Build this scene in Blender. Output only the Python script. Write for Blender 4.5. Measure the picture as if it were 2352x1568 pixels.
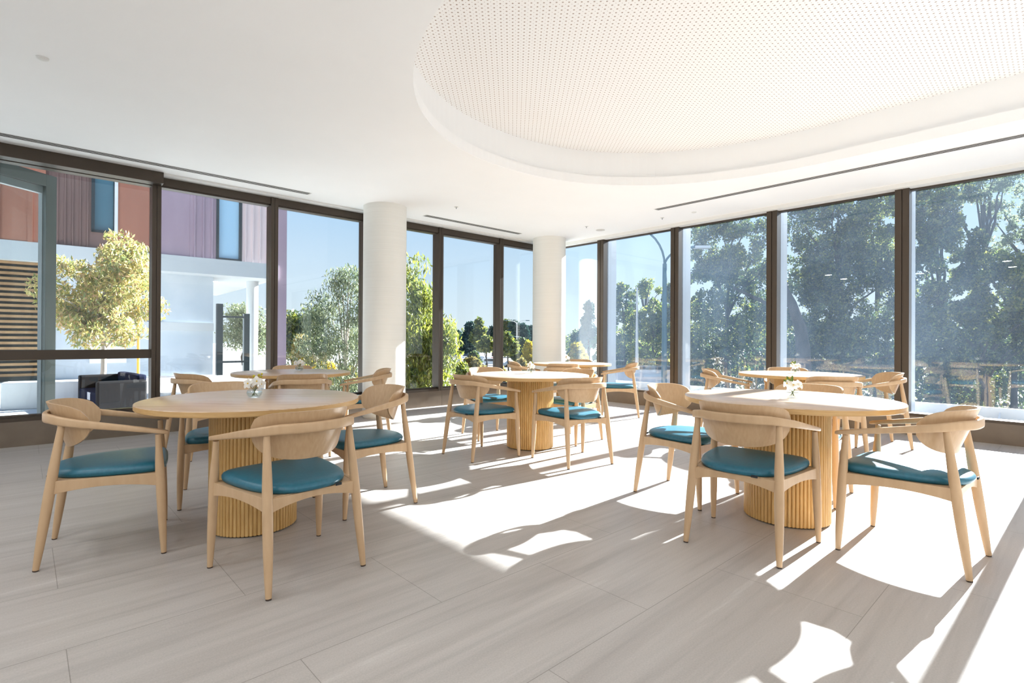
import bpy, bmesh, math, random
import numpy as np
from mathutils import Vector, Matrix

# ------------------------------------------------------------------ scene set-up
scn = bpy.context.scene
for o in list(bpy.data.objects):
    bpy.data.objects.remove(o)
R = math.radians
PI = math.pi

# camera (lens solved from the photograph's vanishing points)
FPX, CX, CY, PITCH, ROLL, EYE = 1208.893, 1124.862, 777.605, .0027, .0053, 1.10
cam_d = bpy.data.cameras.new('camera')
cam = bpy.data.objects.new('camera', cam_d)
scn.collection.objects.link(cam)
cam_d.sensor_width = 36.0
cam_d.lens = FPX / 2352 * 36.0
cam_d.shift_x = (1176 - CX) / 2352
cam_d.shift_y = -(784 - CY) / 2352
cam_d.clip_start = .05
cam_d.clip_end = 2000
cam.matrix_world = (Matrix.Translation((0, 0, EYE)) @ Matrix.Rotation(R(90) + PITCH, 4, 'X')
                    @ Matrix.Rotation(ROLL, 4, 'Z'))
scn.camera = cam

# sky
world = bpy.data.worlds.new('sky')
scn.world = world
world.use_nodes = True
wn = world.node_tree.nodes
wl = world.node_tree.links
wn.clear()
w_out = wn.new('ShaderNodeOutputWorld')
w_bg = wn.new('ShaderNodeBackground')
w_tc = wn.new('ShaderNodeTexCoord')
w_sep = wn.new('ShaderNodeSeparateXYZ')
w_cr = wn.new('ShaderNodeValToRGB')
wl.new(w_tc.outputs['Generated'], w_sep.inputs[0])
wl.new(w_sep.outputs['Z'], w_cr.inputs[0])
wl.new(w_cr.outputs[0], w_bg.inputs[0])
wl.new(w_bg.outputs[0], w_out.inputs[0])
cr = w_cr.color_ramp
cr.elements[0].position = 0.0
cr.elements[0].color = (.86, .94, 1.0, 1)
cr.elements[1].position = 1.0
cr.elements[1].color = (.26, .44, .84, 1)
e_ = cr.elements.new(.10); e_.color = (.72, .86, 1.0, 1)
e_ = cr.elements.new(.24); e_.color = (.51, .73, 1.0, 1)
e_ = cr.elements.new(.5); e_.color = (.36, .57, .95, 1)
w_bg.inputs[1].default_value = .92

# sun
sd = bpy.data.lights.new('sun', 'SUN')
sun = bpy.data.objects.new('sun', sd)
scn.collection.objects.link(sun)
sd.energy = 36.5
sd.angle = R(.7)
sd.color = (1.0, .98, .955)
SUN_EL = R(25)
SUN = Vector((.766 * math.cos(SUN_EL), .643 * math.cos(SUN_EL), math.sin(SUN_EL)))
sun.rotation_euler = SUN.to_track_quat('Z', 'Y').to_euler()

vs = scn.view_settings
scn.display_settings.display_device = 'sRGB'
vs.view_transform = 'Standard'
vs.look = 'None'
vs.gamma = 1.0
vs.use_curve_mapping = False
vs.exposure = 0.30
cyc = scn.cycles
cyc.max_bounces = 14
cyc.diffuse_bounces = 6
cyc.glossy_bounces = 5
cyc.transmission_bounces = 8
cyc.transparent_max_bounces = 24
cyc.sample_clamp_indirect = 8
cyc.caustics_reflective = False
cyc.caustics_refractive = False

# room frame: x runs along the left glass wall, y along the right glass wall
ANG = .7252
CORNER = Vector((1.206, 10.655, 0))
DL = Vector((-math.cos(ANG), -math.sin(ANG), 0))
DR = Vector((math.sin(ANG), -math.cos(ANG), 0))
ROOM = Matrix.Translation(CORNER) @ Matrix.Rotation(ANG + PI, 4, 'Z')

def px(x, y, Y):
    """the world point at depth Y that stands behind photo position x, y"""
    return Vector(((x - CX) / FPX * Y, Y, EYE - (y - CY) / FPX * Y))

# ------------------------------------------------------------------ materials
def mat(name, col=(.8, .8, .8), rough=.5, metal=0.0, spec=.5):
    m = bpy.data.materials.new(name)
    m.use_nodes = True
    b = m.node_tree.nodes['Principled BSDF']
    b.inputs['Base Color'].default_value = (*col, 1)
    b.inputs['Roughness'].default_value = rough
    b.inputs['Metallic'].default_value = metal
    b.inputs['Specular IOR Level'].default_value = spec
    return m

def nd(m, kind, **kw):
    n = m.node_tree.nodes.new(kind)
    for k, v in kw.items():
        setattr(n, k, v)
    return n

def lk(m, a, b):
    m.node_tree.links.new(a, b)

def ramp(m, stops):
    n = nd(m, 'ShaderNodeValToRGB')
    els = n.color_ramp.elements
    els[0].position, els[0].color = stops[0][0], (*stops[0][1], 1)
    els[1].position, els[1].color = stops[-1][0], (*stops[-1][1], 1)
    for p, c in stops[1:-1]:
        e = els.new(p)
        e.color = (*c, 1)
    return n

def noisy(name, c1, c2, scale=(1, 1, 1), nscale=5.0, detail=4, rough=.5, bump=0.0, spec=.5, rot=(0, 0, 0), metal=0.0):
    m = mat(name, c1, rough, metal, spec)
    b = m.node_tree.nodes['Principled BSDF']
    tc = nd(m, 'ShaderNodeTexCoord')
    mp = nd(m, 'ShaderNodeMapping')
    mp.inputs['Scale'].default_value = scale
    mp.inputs['Rotation'].default_value = rot
    nz = nd(m, 'ShaderNodeTexNoise')
    nz.inputs['Scale'].default_value = nscale
    nz.inputs['Detail'].default_value = detail
    rp = ramp(m, [(.3, c1), (.7, c2)])
    lk(m, tc.outputs['Object'], mp.inputs[0])
    lk(m, mp.outputs[0], nz.inputs['Vector'])
    lk(m, nz.outputs['Fac'], rp.inputs[0])
    lk(m, rp.outputs[0], b.inputs['Base Color'])
    if bump:
        bp = nd(m, 'ShaderNodeBump')
        bp.inputs['Strength'].default_value = bump
        bp.inputs['Distance'].default_value = .004
        lk(m, nz.outputs['Fac'], bp.inputs['Height'])
        lk(m, bp.outputs[0], b.inputs['Normal'])
    return m

M = {}
M['paint'] = noisy('white_ceiling_paint', (.88, .885, .885), (.90, .905, .905), nscale=1.5, rough=.75, spec=.2)
M['pelmet'] = mat('pale_grey_paint', (.72, .72, .70), .6, spec=.3)
M['ledge'] = noisy('white_exterior_paint', (.78, .79, .80), (.84, .85, .86), nscale=3, rough=.6)
M['frame'] = mat('bronze_aluminium', (.062, .046, .033), .42, .35)
M['frame2'] = mat('dark_bronze_gasket', (.02, .017, .014), .5)
M['fin'] = mat('grey_aluminium', (.34, .36, .38), .45, .3)
M['kick'] = noisy('brown_stone_panel', (.145, .112, .082), (.175, .137, .102), (1, 1, 1), 6, 6, .45)
M['column'] = noisy('ribbed_white_column', (.76, .75, .70), (.80, .79, .745), (.3, .3, 40), 3, 2, .6, bump=.3)
M['beech'] = noisy('pale_beech', (.49, .33, .19), (.545, .375, .225), (6, 6, 1.5), 5, 4, .42, spec=.4)
M['beech_panel'] = noisy('pale_beech_veneer', (.475, .315, .175), (.53, .36, .21), (20, 20, 1.2), 4, 4, .38, spec=.45)
M['oak_edge'] = noisy('golden_oak_edge', (.50, .30, .115), (.58, .37, .16), (3, 3, 40), 4, 4, .42)
M['oak_rib'] = noisy('golden_oak_ribs', (.52, .31, .10), (.66, .43, .175), (16, 16, 1.6), 5, 5, .42)
M['leather'] = noisy('teal_leather', (.010, .110, .170), (.015, .135, .200), nscale=60, detail=3, rough=.36, bump=.10, spec=.55)
M['glide'] = mat('dark_brown_glide', (.035, .018, .012), .6)
M['tag'] = mat('dark_fabric_tag', (.015, .02, .025), .8)
M['dark'] = mat('black_slot', (.015, .014, .013), .8)
M['vent'] = mat('pale_vent_metal', (.62, .61, .58), .45)
M['lens'] = mat('downlight_lens', (.9, .85, .75), .4)
m = mat('lit_downlight_lens', (.9, .88, .82), .4)
m.node_tree.nodes['Principled BSDF'].inputs['Emission Color'].default_value = (1, .95, .88, 1)
m.node_tree.nodes['Principled BSDF'].inputs['Emission Strength'].default_value = 6.0
M['lit_lens'] = m
M['asphalt'] = noisy('asphalt_and_verge', (.19, .19, .20), (.30, .29, .27), nscale=.35, detail=8, rough=.9)
M['paving'] = noisy('pale_paving', (.60, .61, .62), (.72, .72, .72), nscale=1.2, detail=6, rough=.85)
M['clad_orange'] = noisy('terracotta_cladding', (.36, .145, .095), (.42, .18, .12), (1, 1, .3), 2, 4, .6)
M['clad_brown_shade'] = noisy('brown_shaded_cladding', (.175, .105, .095), (.21, .125, .11), (1, 1, .3), 2, 4, .6)  # terracotta darkened to brown: the facade's shade is put into the colour
M['clad_mauve_glare'] = noisy('mauve_glare_cladding', (.36, .26, .33), (.42, .31, .38), (1, 1, .3), 2, 4, .6)  # terracotta seen through glare; the mauve veil is painted into the colour
M['clad_pink_glare'] = noisy('pink_glare_cladding', (.74, .60, .60), (.80, .66, .66), (1, 1, .3), 2, 4, .6)  # terracotta paled by sun and glare, painted into the panel colour
M['fascia'] = mat('pale_fascia', (.55, .58, .60), .6)
M['glare_wall'] = noisy('glare_tinted_wall', (.46, .53, .60), (.56, .61, .67), nscale=1.2, detail=5, rough=.5)  # the pale blue is window glare painted into the wall colour
M['steel'] = mat('dark_steel', (.03, .045, .055), .45, .3)
M['grey_frame'] = mat('grey_door_frame', (.20, .235, .23), .45, .2)
M['white_frame'] = mat('white_door_edge', (.62, .66, .68), .5)
M['slat'] = noisy('timber_slat', (.30, .16, .07), (.42, .25, .12), nscale=4, rough=.6)
M['lamp_post'] = mat('teal_grey_post', (.05, .12, .15), .5, .2)
M['white_post'] = mat('white_post', (.6, .62, .62), .5)
M['bark'] = noisy('grey_brown_bark', (.10, .075, .055), (.22, .17, .13), (1, 1, .4), 6, 6, .9, bump=.5)
M['bark_dark'] = noisy('dark_bark', (.030, .025, .022), (.07, .055, .045), (1, 1, .4), 6, 6, .9)
M['bark_pale'] = noisy('pale_gum_bark', (.40, .34, .28), (.58, .52, .45), (1, 1, .4), 4, 6, .8)
M['navy'] = mat('navy_cushion', (.008, .012, .035), .85, spec=.15)
M['black'] = mat('black_plastic', (.008, .008, .010), .7, spec=.2)
M['tyre'] = mat('black_tyre', (.015, .015, .016), .8)
M['orange'] = mat('orange_post', (.65, .16, .02), .5)
M['yellow'] = mat('yellow_post', (.75, .42, .06), .5)
M['stem'] = mat('green_stem', (.10, .14, .03), .5)
M['water'] = None

# floor tiles: 1.2 x 0.6 m, half bond, with long soft grain
m = mat('stone_floor_tiles', (.5, .47, .44), .42, spec=.35)
b = m.node_tree.nodes['Principled BSDF']
tc = nd(m, 'ShaderNodeTexCoord')
mp = nd(m, 'ShaderNodeMapping'); mp.inputs['Location'].default_value = (-.05, .01, 0)
lk(m, tc.outputs['Object'], mp.inputs[0])
br = nd(m, 'ShaderNodeTexBrick'); br.offset = .5; br.offset_frequency = 2; br.squash = 1.0
br.inputs['Scale'].default_value = 1.0
br.inputs['Brick Width'].default_value = 1.2
br.inputs['Row Height'].default_value = .6
br.inputs['Mortar Size'].default_value = .0016
br.inputs['Mortar Smooth'].default_value = .2
br.inputs['Bias'].default_value = 0
br.inputs['Color1'].default_value = (.975, .975, .975, 1)
br.inputs['Color2'].default_value = (1.02, 1.02, 1.02, 1)
br.inputs['Mortar'].default_value = (.60, .59, .57, 1)
lk(m, mp.outputs[0], br.inputs['Vector'])
mp2 = nd(m, 'ShaderNodeMapping'); mp2.inputs['Scale'].default_value = (.55, 5.5, 1)
mp2.inputs['Rotation'].default_value = (0, 0, R(-6))
lk(m, tc.outputs['Object'], mp2.inputs[0])
nz = nd(m, 'ShaderNodeTexNoise'); nz.inputs['Scale'].default_value = 1.6; nz.inputs['Detail'].default_value = 9
nz.inputs['Roughness'].default_value = .62; nz.inputs['Distortion'].default_value = .35
lk(m, mp2.outputs[0], nz.inputs['Vector'])
rp = ramp(m, [(.25, (.36, .332, .308)), (.5, (.435, .408, .384)), (.62, (.45, .423, .399)), (.74, (.545, .52, .495))])
lk(m, nz.outputs['Fac'], rp.inputs[0])
nz2 = nd(m, 'ShaderNodeTexNoise'); nz2.inputs['Scale'].default_value = 160; nz2.inputs['Detail'].default_value = 3
lk(m, tc.outputs['Object'], nz2.inputs['Vector'])
rp2 = ramp(m, [(.3, (.93, .93, .93)), (.7, (1.06, 1.06, 1.06))])
lk(m, nz2.outputs['Fac'], rp2.inputs[0])
mp3 = nd(m, 'ShaderNodeMapping'); mp3.inputs['Scale'].default_value = (.5, 15, 1); mp3.inputs['Rotation'].default_value = (0, 0, R(-7))
lk(m, tc.outputs['Object'], mp3.inputs[0])
nz3 = nd(m, 'ShaderNodeTexNoise'); nz3.inputs['Scale'].default_value = 1.5; nz3.inputs['Detail'].default_value = 6; nz3.inputs['Distortion'].default_value = .5
lk(m, mp3.outputs[0], nz3.inputs['Vector'])
rp3 = ramp(m, [(.30, (.90, .90, .90)), (.5, (1, 1, 1)), (.62, (1.01, 1.01, 1.01)), (.72, (1.10, 1.10, 1.10))])
lk(m, nz3.outputs['Fac'], rp3.inputs[0])
mx0 = nd(m, 'ShaderNodeMixRGB', blend_type='MULTIPLY'); mx0.inputs[0].default_value = 1
lk(m, rp.outputs[0], mx0.inputs[1]); lk(m, rp3.outputs[0], mx0.inputs[2])
mx = nd(m, 'ShaderNodeMixRGB', blend_type='MULTIPLY'); mx.inputs[0].default_value = 1
lk(m, mx0.outputs[0], mx.inputs[1]); lk(m, br.outputs['Color'], mx.inputs[2])
mx2 = nd(m, 'ShaderNodeMixRGB', blend_type='MULTIPLY'); mx2.inputs[0].default_value = 1
lk(m, mx.outputs[0], mx2.inputs[1]); lk(m, rp2.outputs[0], mx2.inputs[2])
lk(m, mx2.outputs[0], b.inputs['Base Color'])
M['floor'] = m

# table top: pale oak with broken straight grain
m = mat('oak_table_top', (.6, .43, .3), .27, spec=.55)
b = m.node_tree.nodes['Principled BSDF']
tc = nd(m, 'ShaderNodeTexCoord')
mp = nd(m, 'ShaderNodeMapping'); mp.inputs['Scale'].default_value = (2.2, 34, 1); mp.inputs['Rotation'].default_value = (0, 0, R(41.5))
lk(m, tc.outputs['Object'], mp.inputs[0])
nz = nd(m, 'ShaderNodeTexNoise'); nz.inputs['Scale'].default_value = 1.5; nz.inputs['Detail'].default_value = 8
nz.inputs['Distortion'].default_value = .2
lk(m, mp.outputs[0], nz.inputs['Vector'])
rp = ramp(m, [(.28, (.40, .265, .17)), (.45, (.535, .385, .265)), (.7, (.60, .45, .325))])
lk(m, nz.outputs['Fac'], rp.inputs[0]); lk(m, rp.outputs[0], b.inputs['Base Color'])
M['oak_top'] = m

# perforated ceiling board: large and small round holes
m = mat('perforated_board', (.88, .88, .875), .75, spec=.2)
b = m.node_tree.nodes['Principled BSDF']
tc = nd(m, 'ShaderNodeTexCoord')
def dots(offset, radius):
    mp = nd(m, 'ShaderNodeMapping')
    mp.inputs['Scale'].default_value = (1 / .043, 1 / .043, 1)
    mp.inputs['Rotation'].default_value = (0, 0, R(41.55 + 2.5))
    mp.inputs['Location'].default_value = (offset, offset, 0)
    lk(m, tc.outputs['Object'], mp.inputs[0])
    fr = nd(m, 'ShaderNodeVectorMath', operation='FRACTION'); lk(m, mp.outputs[0], fr.inputs[0])
    sb = nd(m, 'ShaderNodeVectorMath', operation='SUBTRACT'); sb.inputs[1].default_value = (.5, .5, 0)
    lk(m, fr.outputs[0], sb.inputs[0])
    ml = nd(m, 'ShaderNodeVectorMath', operation='MULTIPLY'); ml.inputs[1].default_value = (1, 1, 0)
    lk(m, sb.outputs[0], ml.inputs[0])
    ln = nd(m, 'ShaderNodeVectorMath', operation='LENGTH'); lk(m, ml.outputs[0], ln.inputs[0])
    lt = nd(m, 'ShaderNodeMath', operation='LESS_THAN'); lt.inputs[1].default_value = radius
    lk(m, ln.outputs['Value'], lt.inputs[0])
    return lt
d1, d2 = dots(0, .155), dots(.5, .068)
mxm = nd(m, 'ShaderNodeMath', operation='MAXIMUM')
lk(m, d1.outputs[0], mxm.inputs[0]); lk(m, d2.outputs[0], mxm.inputs[1])
mc = nd(m, 'ShaderNodeMixRGB'); mc.inputs[1].default_value = (.89, .89, .885, 1); mc.inputs[2].default_value = (.42, .35, .31, 1)
lk(m, mxm.outputs[0], mc.inputs[0]); lk(m, mc.outputs[0], b.inputs['Base Color'])
M['perf'] = m

def glass_mat(name, tint, refl=1.0, dust=0.0, ior=1.5, streak=False):
    m = bpy.data.materials.new(name)
    m.use_nodes = True
    nt = m.node_tree
    nt.nodes.clear()
    out = nt.nodes.new('ShaderNodeOutputMaterial')
    tr = nt.nodes.new('ShaderNodeBsdfTransparent'); tr.inputs[0].default_value = (*tint, 1)
    gl = nt.nodes.new('ShaderNodeBsdfGlossy'); gl.inputs['Roughness'].default_value = 0.0
    gl.inputs[0].default_value = (refl, refl, refl, 1)
    lw = nt.nodes.new('ShaderNodeLayerWeight'); lw.inputs[0].default_value = .5
    pw = nt.nodes.new('ShaderNodeMath'); pw.operation = 'POWER'; pw.inputs[1].default_value = 5
    f0 = ((ior - 1) / (ior + 1)) ** 2
    fr = nt.nodes.new('ShaderNodeMath'); fr.operation = 'MULTIPLY_ADD'; fr.inputs[1].default_value = 1 - f0; fr.inputs[2].default_value = f0
    nt.links.new(lw.outputs['Facing'], pw.inputs[0]); nt.links.new(pw.outputs[0], fr.inputs[0])
    mx = nt.nodes.new('ShaderNodeMixShader')
    nt.links.new(fr.outputs[0], mx.inputs[0]); nt.links.new(tr.outputs[0], mx.inputs[1]); nt.links.new(gl.outputs[0], mx.inputs[2])
    last = mx
    if dust:
        tl = nt.nodes.new('ShaderNodeBsdfTranslucent'); tl.inputs[0].default_value = (.50, .72, 1.0, 1)
        m2 = nt.nodes.new('ShaderNodeMixShader')
        tc = nt.nodes.new('ShaderNodeTexCoord')
        mp = nt.nodes.new('ShaderNodeMapping'); mp.inputs['Scale'].default_value = (1, 1, .55)
        nz = nt.nodes.new('ShaderNodeTexNoise'); nz.inputs['Scale'].default_value = 1.1; nz.inputs['Detail'].default_value = 7
        nz.inputs['Roughness'].default_value = .6
        mr = nt.nodes.new('ShaderNodeMapRange')
        mr.inputs['From Min'].default_value = .3; mr.inputs['From Max'].default_value = .75
        mr.inputs['To Min'].default_value = dust * .45; mr.inputs['To Max'].default_value = dust * 1.8
        nt.links.new(tc.outputs['Object'], mp.inputs[0]); nt.links.new(mp.outputs[0], nz.inputs['Vector'])
        nt.links.new(nz.outputs['Fac'], mr.inputs[0]); nt.links.new(mr.outputs[0], m2.inputs[0])
        nt.links.new(mx.outputs[0], m2.inputs[1]); nt.links.new(tl.outputs[0], m2.inputs[2])
        last = m2
    nt.links.new(last.outputs[0], out.inputs[0])
    return m

M['glass'] = glass_mat('window_glass', (.90, .93, .93), .7)
M['glass_dusty'] = glass_mat('dusty_window_glass', (.90, .93, .95), .72, dust=.0085)
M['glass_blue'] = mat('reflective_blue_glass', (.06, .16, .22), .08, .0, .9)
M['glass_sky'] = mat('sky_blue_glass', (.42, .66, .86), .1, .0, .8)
M['car_glass'] = mat('dark_car_glass', (.02, .03, .04), .08, 0, .8)
M['vase'] = glass_mat('clear_vase_glass', (.93, .95, .96), 1.0, ior=1.5)
M['water'] = glass_mat('water', (.90, .94, .93), 1.0, ior=1.33)

def leaf_mat(name, cols, transl=.45, rough=.5):
    m = bpy.data.materials.new(name)
    m.use_nodes = True
    nt = m.node_tree
    nt.nodes.clear()
    out = nt.nodes.new('ShaderNodeOutputMaterial')
    ge = nt.nodes.new('ShaderNodeNewGeometry')
    cr = nt.nodes.new('ShaderNodeValToRGB')
    els = cr.color_ramp.elements
    els[0].position, els[0].color = 0, (*cols[0], 1)
    els[1].position, els[1].color = 1, (*cols[-1], 1)
    for i, c in enumerate(cols[1:-1]):
        e = els.new((i + 1) / (len(cols) - 1)); e.color = (*c, 1)
    nt.links.new(ge.outputs['Random Per Island'], cr.inputs[0])
    df = nt.nodes.new('ShaderNodeBsdfDiffuse'); tl = nt.nodes.new('ShaderNodeBsdfTranslucent')
    mx = nt.nodes.new('ShaderNodeMixShader'); mx.inputs[0].default_value = transl
    nt.links.new(cr.outputs[0], df.inputs[0]); nt.links.new(cr.outputs[0], tl.inputs[0])
    nt.links.new(df.outputs[0], mx.inputs[1]); nt.links.new(tl.outputs[0], mx.inputs[2])
    gl = nt.nodes.new('ShaderNodeBsdfGlossy'); gl.inputs['Roughness'].default_value = .45
    m2 = nt.nodes.new('ShaderNodeMixShader'); m2.inputs[0].default_value = .06
    nt.links.new(mx.outputs[0], m2.inputs[1]); nt.links.new(gl.outputs[0], m2.inputs[2])
    nt.links.new(m2.outputs[0], out.inputs[0])
    return m

L = {}
L['yellow'] = leaf_mat('yellow_green_leaves', [(.30, .32, .08), (.60, .52, .14), (.78, .66, .30), (.62, .38, .22), (.20, .28, .09), (.46, .46, .14), (.14, .20, .09)], .5)
L['lime'] = leaf_mat('lime_gum_leaves', [(.10, .15, .03), (.30, .36, .05), (.42, .42, .06), (.12, .17, .06), (.36, .34, .14)], .5)
L['gum'] = leaf_mat('grey_green_leaves', [(.11, .16, .09), (.20, .25, .13), (.30, .32, .17), (.13, .17, .12)], .4)
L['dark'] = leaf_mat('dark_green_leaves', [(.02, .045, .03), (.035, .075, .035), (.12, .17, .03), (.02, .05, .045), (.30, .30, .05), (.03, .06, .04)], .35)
L['mid'] = leaf_mat('mid_green_leaves', [(.04, .075, .03), (.10, .16, .04), (.34, .36, .05), (.05, .09, .05), (.45, .42, .08)], .42)
L['gold'] = leaf_mat('golden_leaves', [(.55, .45, .02), (.70, .52, .04), (.34, .36, .04)], .4)
L['pine'] = leaf_mat('pine_needles', [(.02, .06, .06), (.035, .09, .08), (.05, .10, .07)], .2)
L['olive'] = leaf_mat('olive_shrub_leaves', [(.16, .17, .06), (.30, .26, .08), (.42, .30, .10), (.20, .22, .10)], .4)
L['petal'] = leaf_mat('white_petals', [(.86, .85, .80), (.90, .89, .86)], .35)
M['bud'] = noisy('yellow_green_bud', (.30, .30, .02), (.55, .42, .02), nscale=60, rough=.6)
M['leaf_flat'] = mat('fresh_green_leaf', (.12, .20, .03), .5)
M['petal_core'] = mat('yellow_petal_core', (.70, .50, .10), .6)

# ------------------------------------------------------------------ mesh helpers
COL = scn.collection

def tag(o, label=None, cat=None, group=None, kind=None):
    if label: o['label'] = label
    if cat: o['category'] = cat
    if group: o['group'] = group
    if kind: o['kind'] = kind
    return o

def empty(name, loc=(0, 0, 0), rz=0.0):
    o = bpy.data.objects.new(name, None)
    COL.objects.link(o)
    o.empty_display_size = .1
    o.location = loc
    o.rotation_euler = (0, 0, rz)
    return o

class MB:
    """collects shapes and links them as one mesh object"""
    def __init__(self):
        self.v, self.f = [], []

    def add(self, vs, fs):
        n = len(self.v)
        self.v.extend([tuple(p) for p in vs])
        self.f.extend([tuple(i + n for i in f) for f in fs])
        return self

    def box(self, x0, x1, y0, y1, z0, z1):
        v = [(x, y, z) for x in (x0, x1) for y in (y0, y1) for z in (z0, z1)]
        return self.add(v, [(0, 1, 3, 2), (4, 6, 7, 5), (0, 4, 5, 1), (2, 3, 7, 6), (0, 2, 6, 4), (1, 5, 7, 3)])

    def tube(self, pts, rad, seg=12, closed=False, caps=True, up=None):
        """round tube along pts with a radius per point"""
        pts = [Vector(p) for p in pts]
        n = len(pts)
        if not hasattr(rad, '__len__'): rad = [rad] * n
        vs = []
        ref = None
        for i, p in enumerate(pts):
            t = (pts[min(i + 1, n - 1)] - pts[max(i - 1, 0)]).normalized()
            if ref is None:
                ref = Vector((1, 0, 0)) if abs(t.x) < .8 else Vector((0, 1, 0))
            a = (ref - t * ref.dot(t)).normalized(); b_ = t.cross(a); ref = a
            for k in range(seg):
                an = 2 * PI * k / seg
                vs.append(p + (a * math.cos(an) + b_ * math.sin(an)) * rad[i])
        fs = []
        for i in range(n - 1):
            for k in range(seg):
                k2 = (k + 1) % seg
                fs.append((i * seg + k, i * seg + k2, (i + 1) * seg + k2, (i + 1) * seg + k))
        if caps:
            fs.append(tuple(reversed(range(seg)))); fs.append(tuple(range((n - 1) * seg, n * seg)))
        return self.add(vs, fs)

    def loft(self, rings, caps=True, closed=True):
        m_ = len(rings[0]); vs = [p for r in rings for p in r]; fs = []
        for i in range(len(rings) - 1):
            for k in range(m_ if closed else m_ - 1):
                k2 = (k + 1) % m_
                fs.append((i * m_ + k, i * m_ + k2, (i + 1) * m_ + k2, (i + 1) * m_ + k))
        if caps:
            fs.append(tuple(reversed(range(m_)))); fs.append(tuple(range((len(rings) - 1) * m_, len(rings) * m_)))
        return self.add(vs, fs)

    def prism(self, poly, z0, z1):
        return self.loft([[(x, y, z0) for x, y in poly], [(x, y, z1) for x, y in poly]])

    def lathe(self, prof, seg=48, c=(0, 0, 0), caps=True):
        rings = [[(c[0] + r * math.cos(2 * PI * k / seg), c[1] + r * math.sin(2 * PI * k / seg), c[2] + z) for k in range(seg)] for r, z in prof]
        return self.loft(rings, caps)

    def ball(self, c, rx, ry=None, rz=None, seg=14, rings=8):
        ry = ry or rx; rz = rz or rx
        rr = []
        for i in range(rings + 1):
            a = -PI / 2 + PI * i / rings
            ca = max(math.cos(a), .02)
            rr.append([(c[0] + rx * ca * math.cos(2 * PI * k / seg), c[1] + ry * ca * math.sin(2 * PI * k / seg), c[2] + rz * math.sin(a)) for k in range(seg)])
        return self.loft(rr)

    def build(self, name, material, parent=None, smooth=False, bevel=0.0, matrix=None, angle=35):
        me = bpy.data.meshes.new(name)
        me.from_pydata(self.v, [], self.f)
        bm = bmesh.new(); bm.from_mesh(me)
        bmesh.ops.recalc_face_normals(bm, faces=bm.faces)
        if bevel:
            es = [e for e in bm.edges if len(e.link_faces) == 2 and e.calc_face_angle(0) > R(30)]
            bmesh.ops.bevel(bm, geom=es, offset=bevel, segments=2, profile=.6, affect='EDGES', clamp_overlap=True)
        bm.to_mesh(me); bm.free()
        if smooth:
            me.polygons.foreach_set('use_smooth', [True] * len(me.polygons))
            try:
                me.set_sharp_from_angle(angle=R(angle))
            except Exception:
                pass
        me.materials.append(material)
        o = bpy.data.objects.new(name, me)
        COL.objects.link(o)
        if parent: o.parent = parent
        if matrix is not None: o.matrix_world = matrix
        return o

KIDS = {}
def kids(o):
    return [c for c in bpy.data.objects if c.parent == o]

def copy_tree(o, parent=None):
    c = o.copy()
    COL.objects.link(c)
    c.parent = parent
    for ch in kids(o):
        copy_tree(ch, c)
    return c

# ------------------------------------------------------------------ room shell
H = 3.0
UE, VE = 11.2, 13.4            # the far ends of the room, behind the camera
def struct(o):
    o['kind'] = 'structure'
    return o

def room_box(name, material, *b_, parent=None, bevel=0.0):
    o = MB().box(*b_).build(name, material, parent, bevel=bevel)
    if parent is None:
        o.matrix_world = ROOM; struct(o)
    return o

room_box('floor', M['floor'], -.06, UE, -.06, VE, -.12, 0)
room_box('wall_back', M['paint'], UE, UE + .15, -.1, VE, -.12, 3.7)
room_box('wall_front', M['paint'], -.1, UE, VE, VE + .15, -.12, 3.7)

# low stone upstands below the glass, in panels with open joints
def upstand(name, axis, length, height, step):
    mb = MB()
    s = 0.0
    while s < length - .01:
        e = min(s + step, length) - .003
        if axis == 'u': mb.box(s, e, -.05, .045, 0, height - .03)
        else: mb.box(-.05, .045, s, e, 0, height - .03)
        s += step
    if axis == 'u':
        mb.box(0, length, -.12, .04, -.1, height - .034)
    else:
        mb.box(-.12, .04, 0, length, -.1, height - .034)
    o = mb.build(name, M['kick']); o.matrix_world = ROOM
    return struct(o)
KL, KR = .285, .258
upstand('wall_left', 'u', UE, KL, 1.36)
upstand('wall_right', 'v', VE, KR, 1.47)

# ceiling with the oval recess
def stadium(off=0.0, n=160):
    """outline of the recess in room coordinates"""
    c_u, a, b_, v0, v1, p = 3.95, 2.33 + off, 2.50 + off, 5.45, 8.0, 2.12
    pts = []
    for k in range(n):
        t = 2 * PI * k / n
        cu, sv = math.cos(t), math.sin(t)
        x = math.copysign(abs(cu) ** (2 / p), cu) * a
        y = math.copysign(abs(sv) ** (2 / p), sv) * b_
        pts.append((c_u + x, (v0 if sv < 0 else v1) + y))
    return pts
S0 = stadium()
mb = MB()
cu_, cv_ = 3.95, 6.7
outer = []
for (x, y) in S0:
    dx, dy = x - cu_, y - cv_
    t = min(((UE - cu_) / dx) if dx > 1e-6 else 1e9, ((-.05 - cu_) / dx) if dx < -1e-6 else 1e9,
            ((VE - cv_) / dy) if dy > 1e-6 else 1e9, ((-.05 - cv_) / dy) if dy < -1e-6 else 1e9)
    outer.append((cu_ + dx * t, cv_ + dy * t))
n = len(S0)
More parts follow.
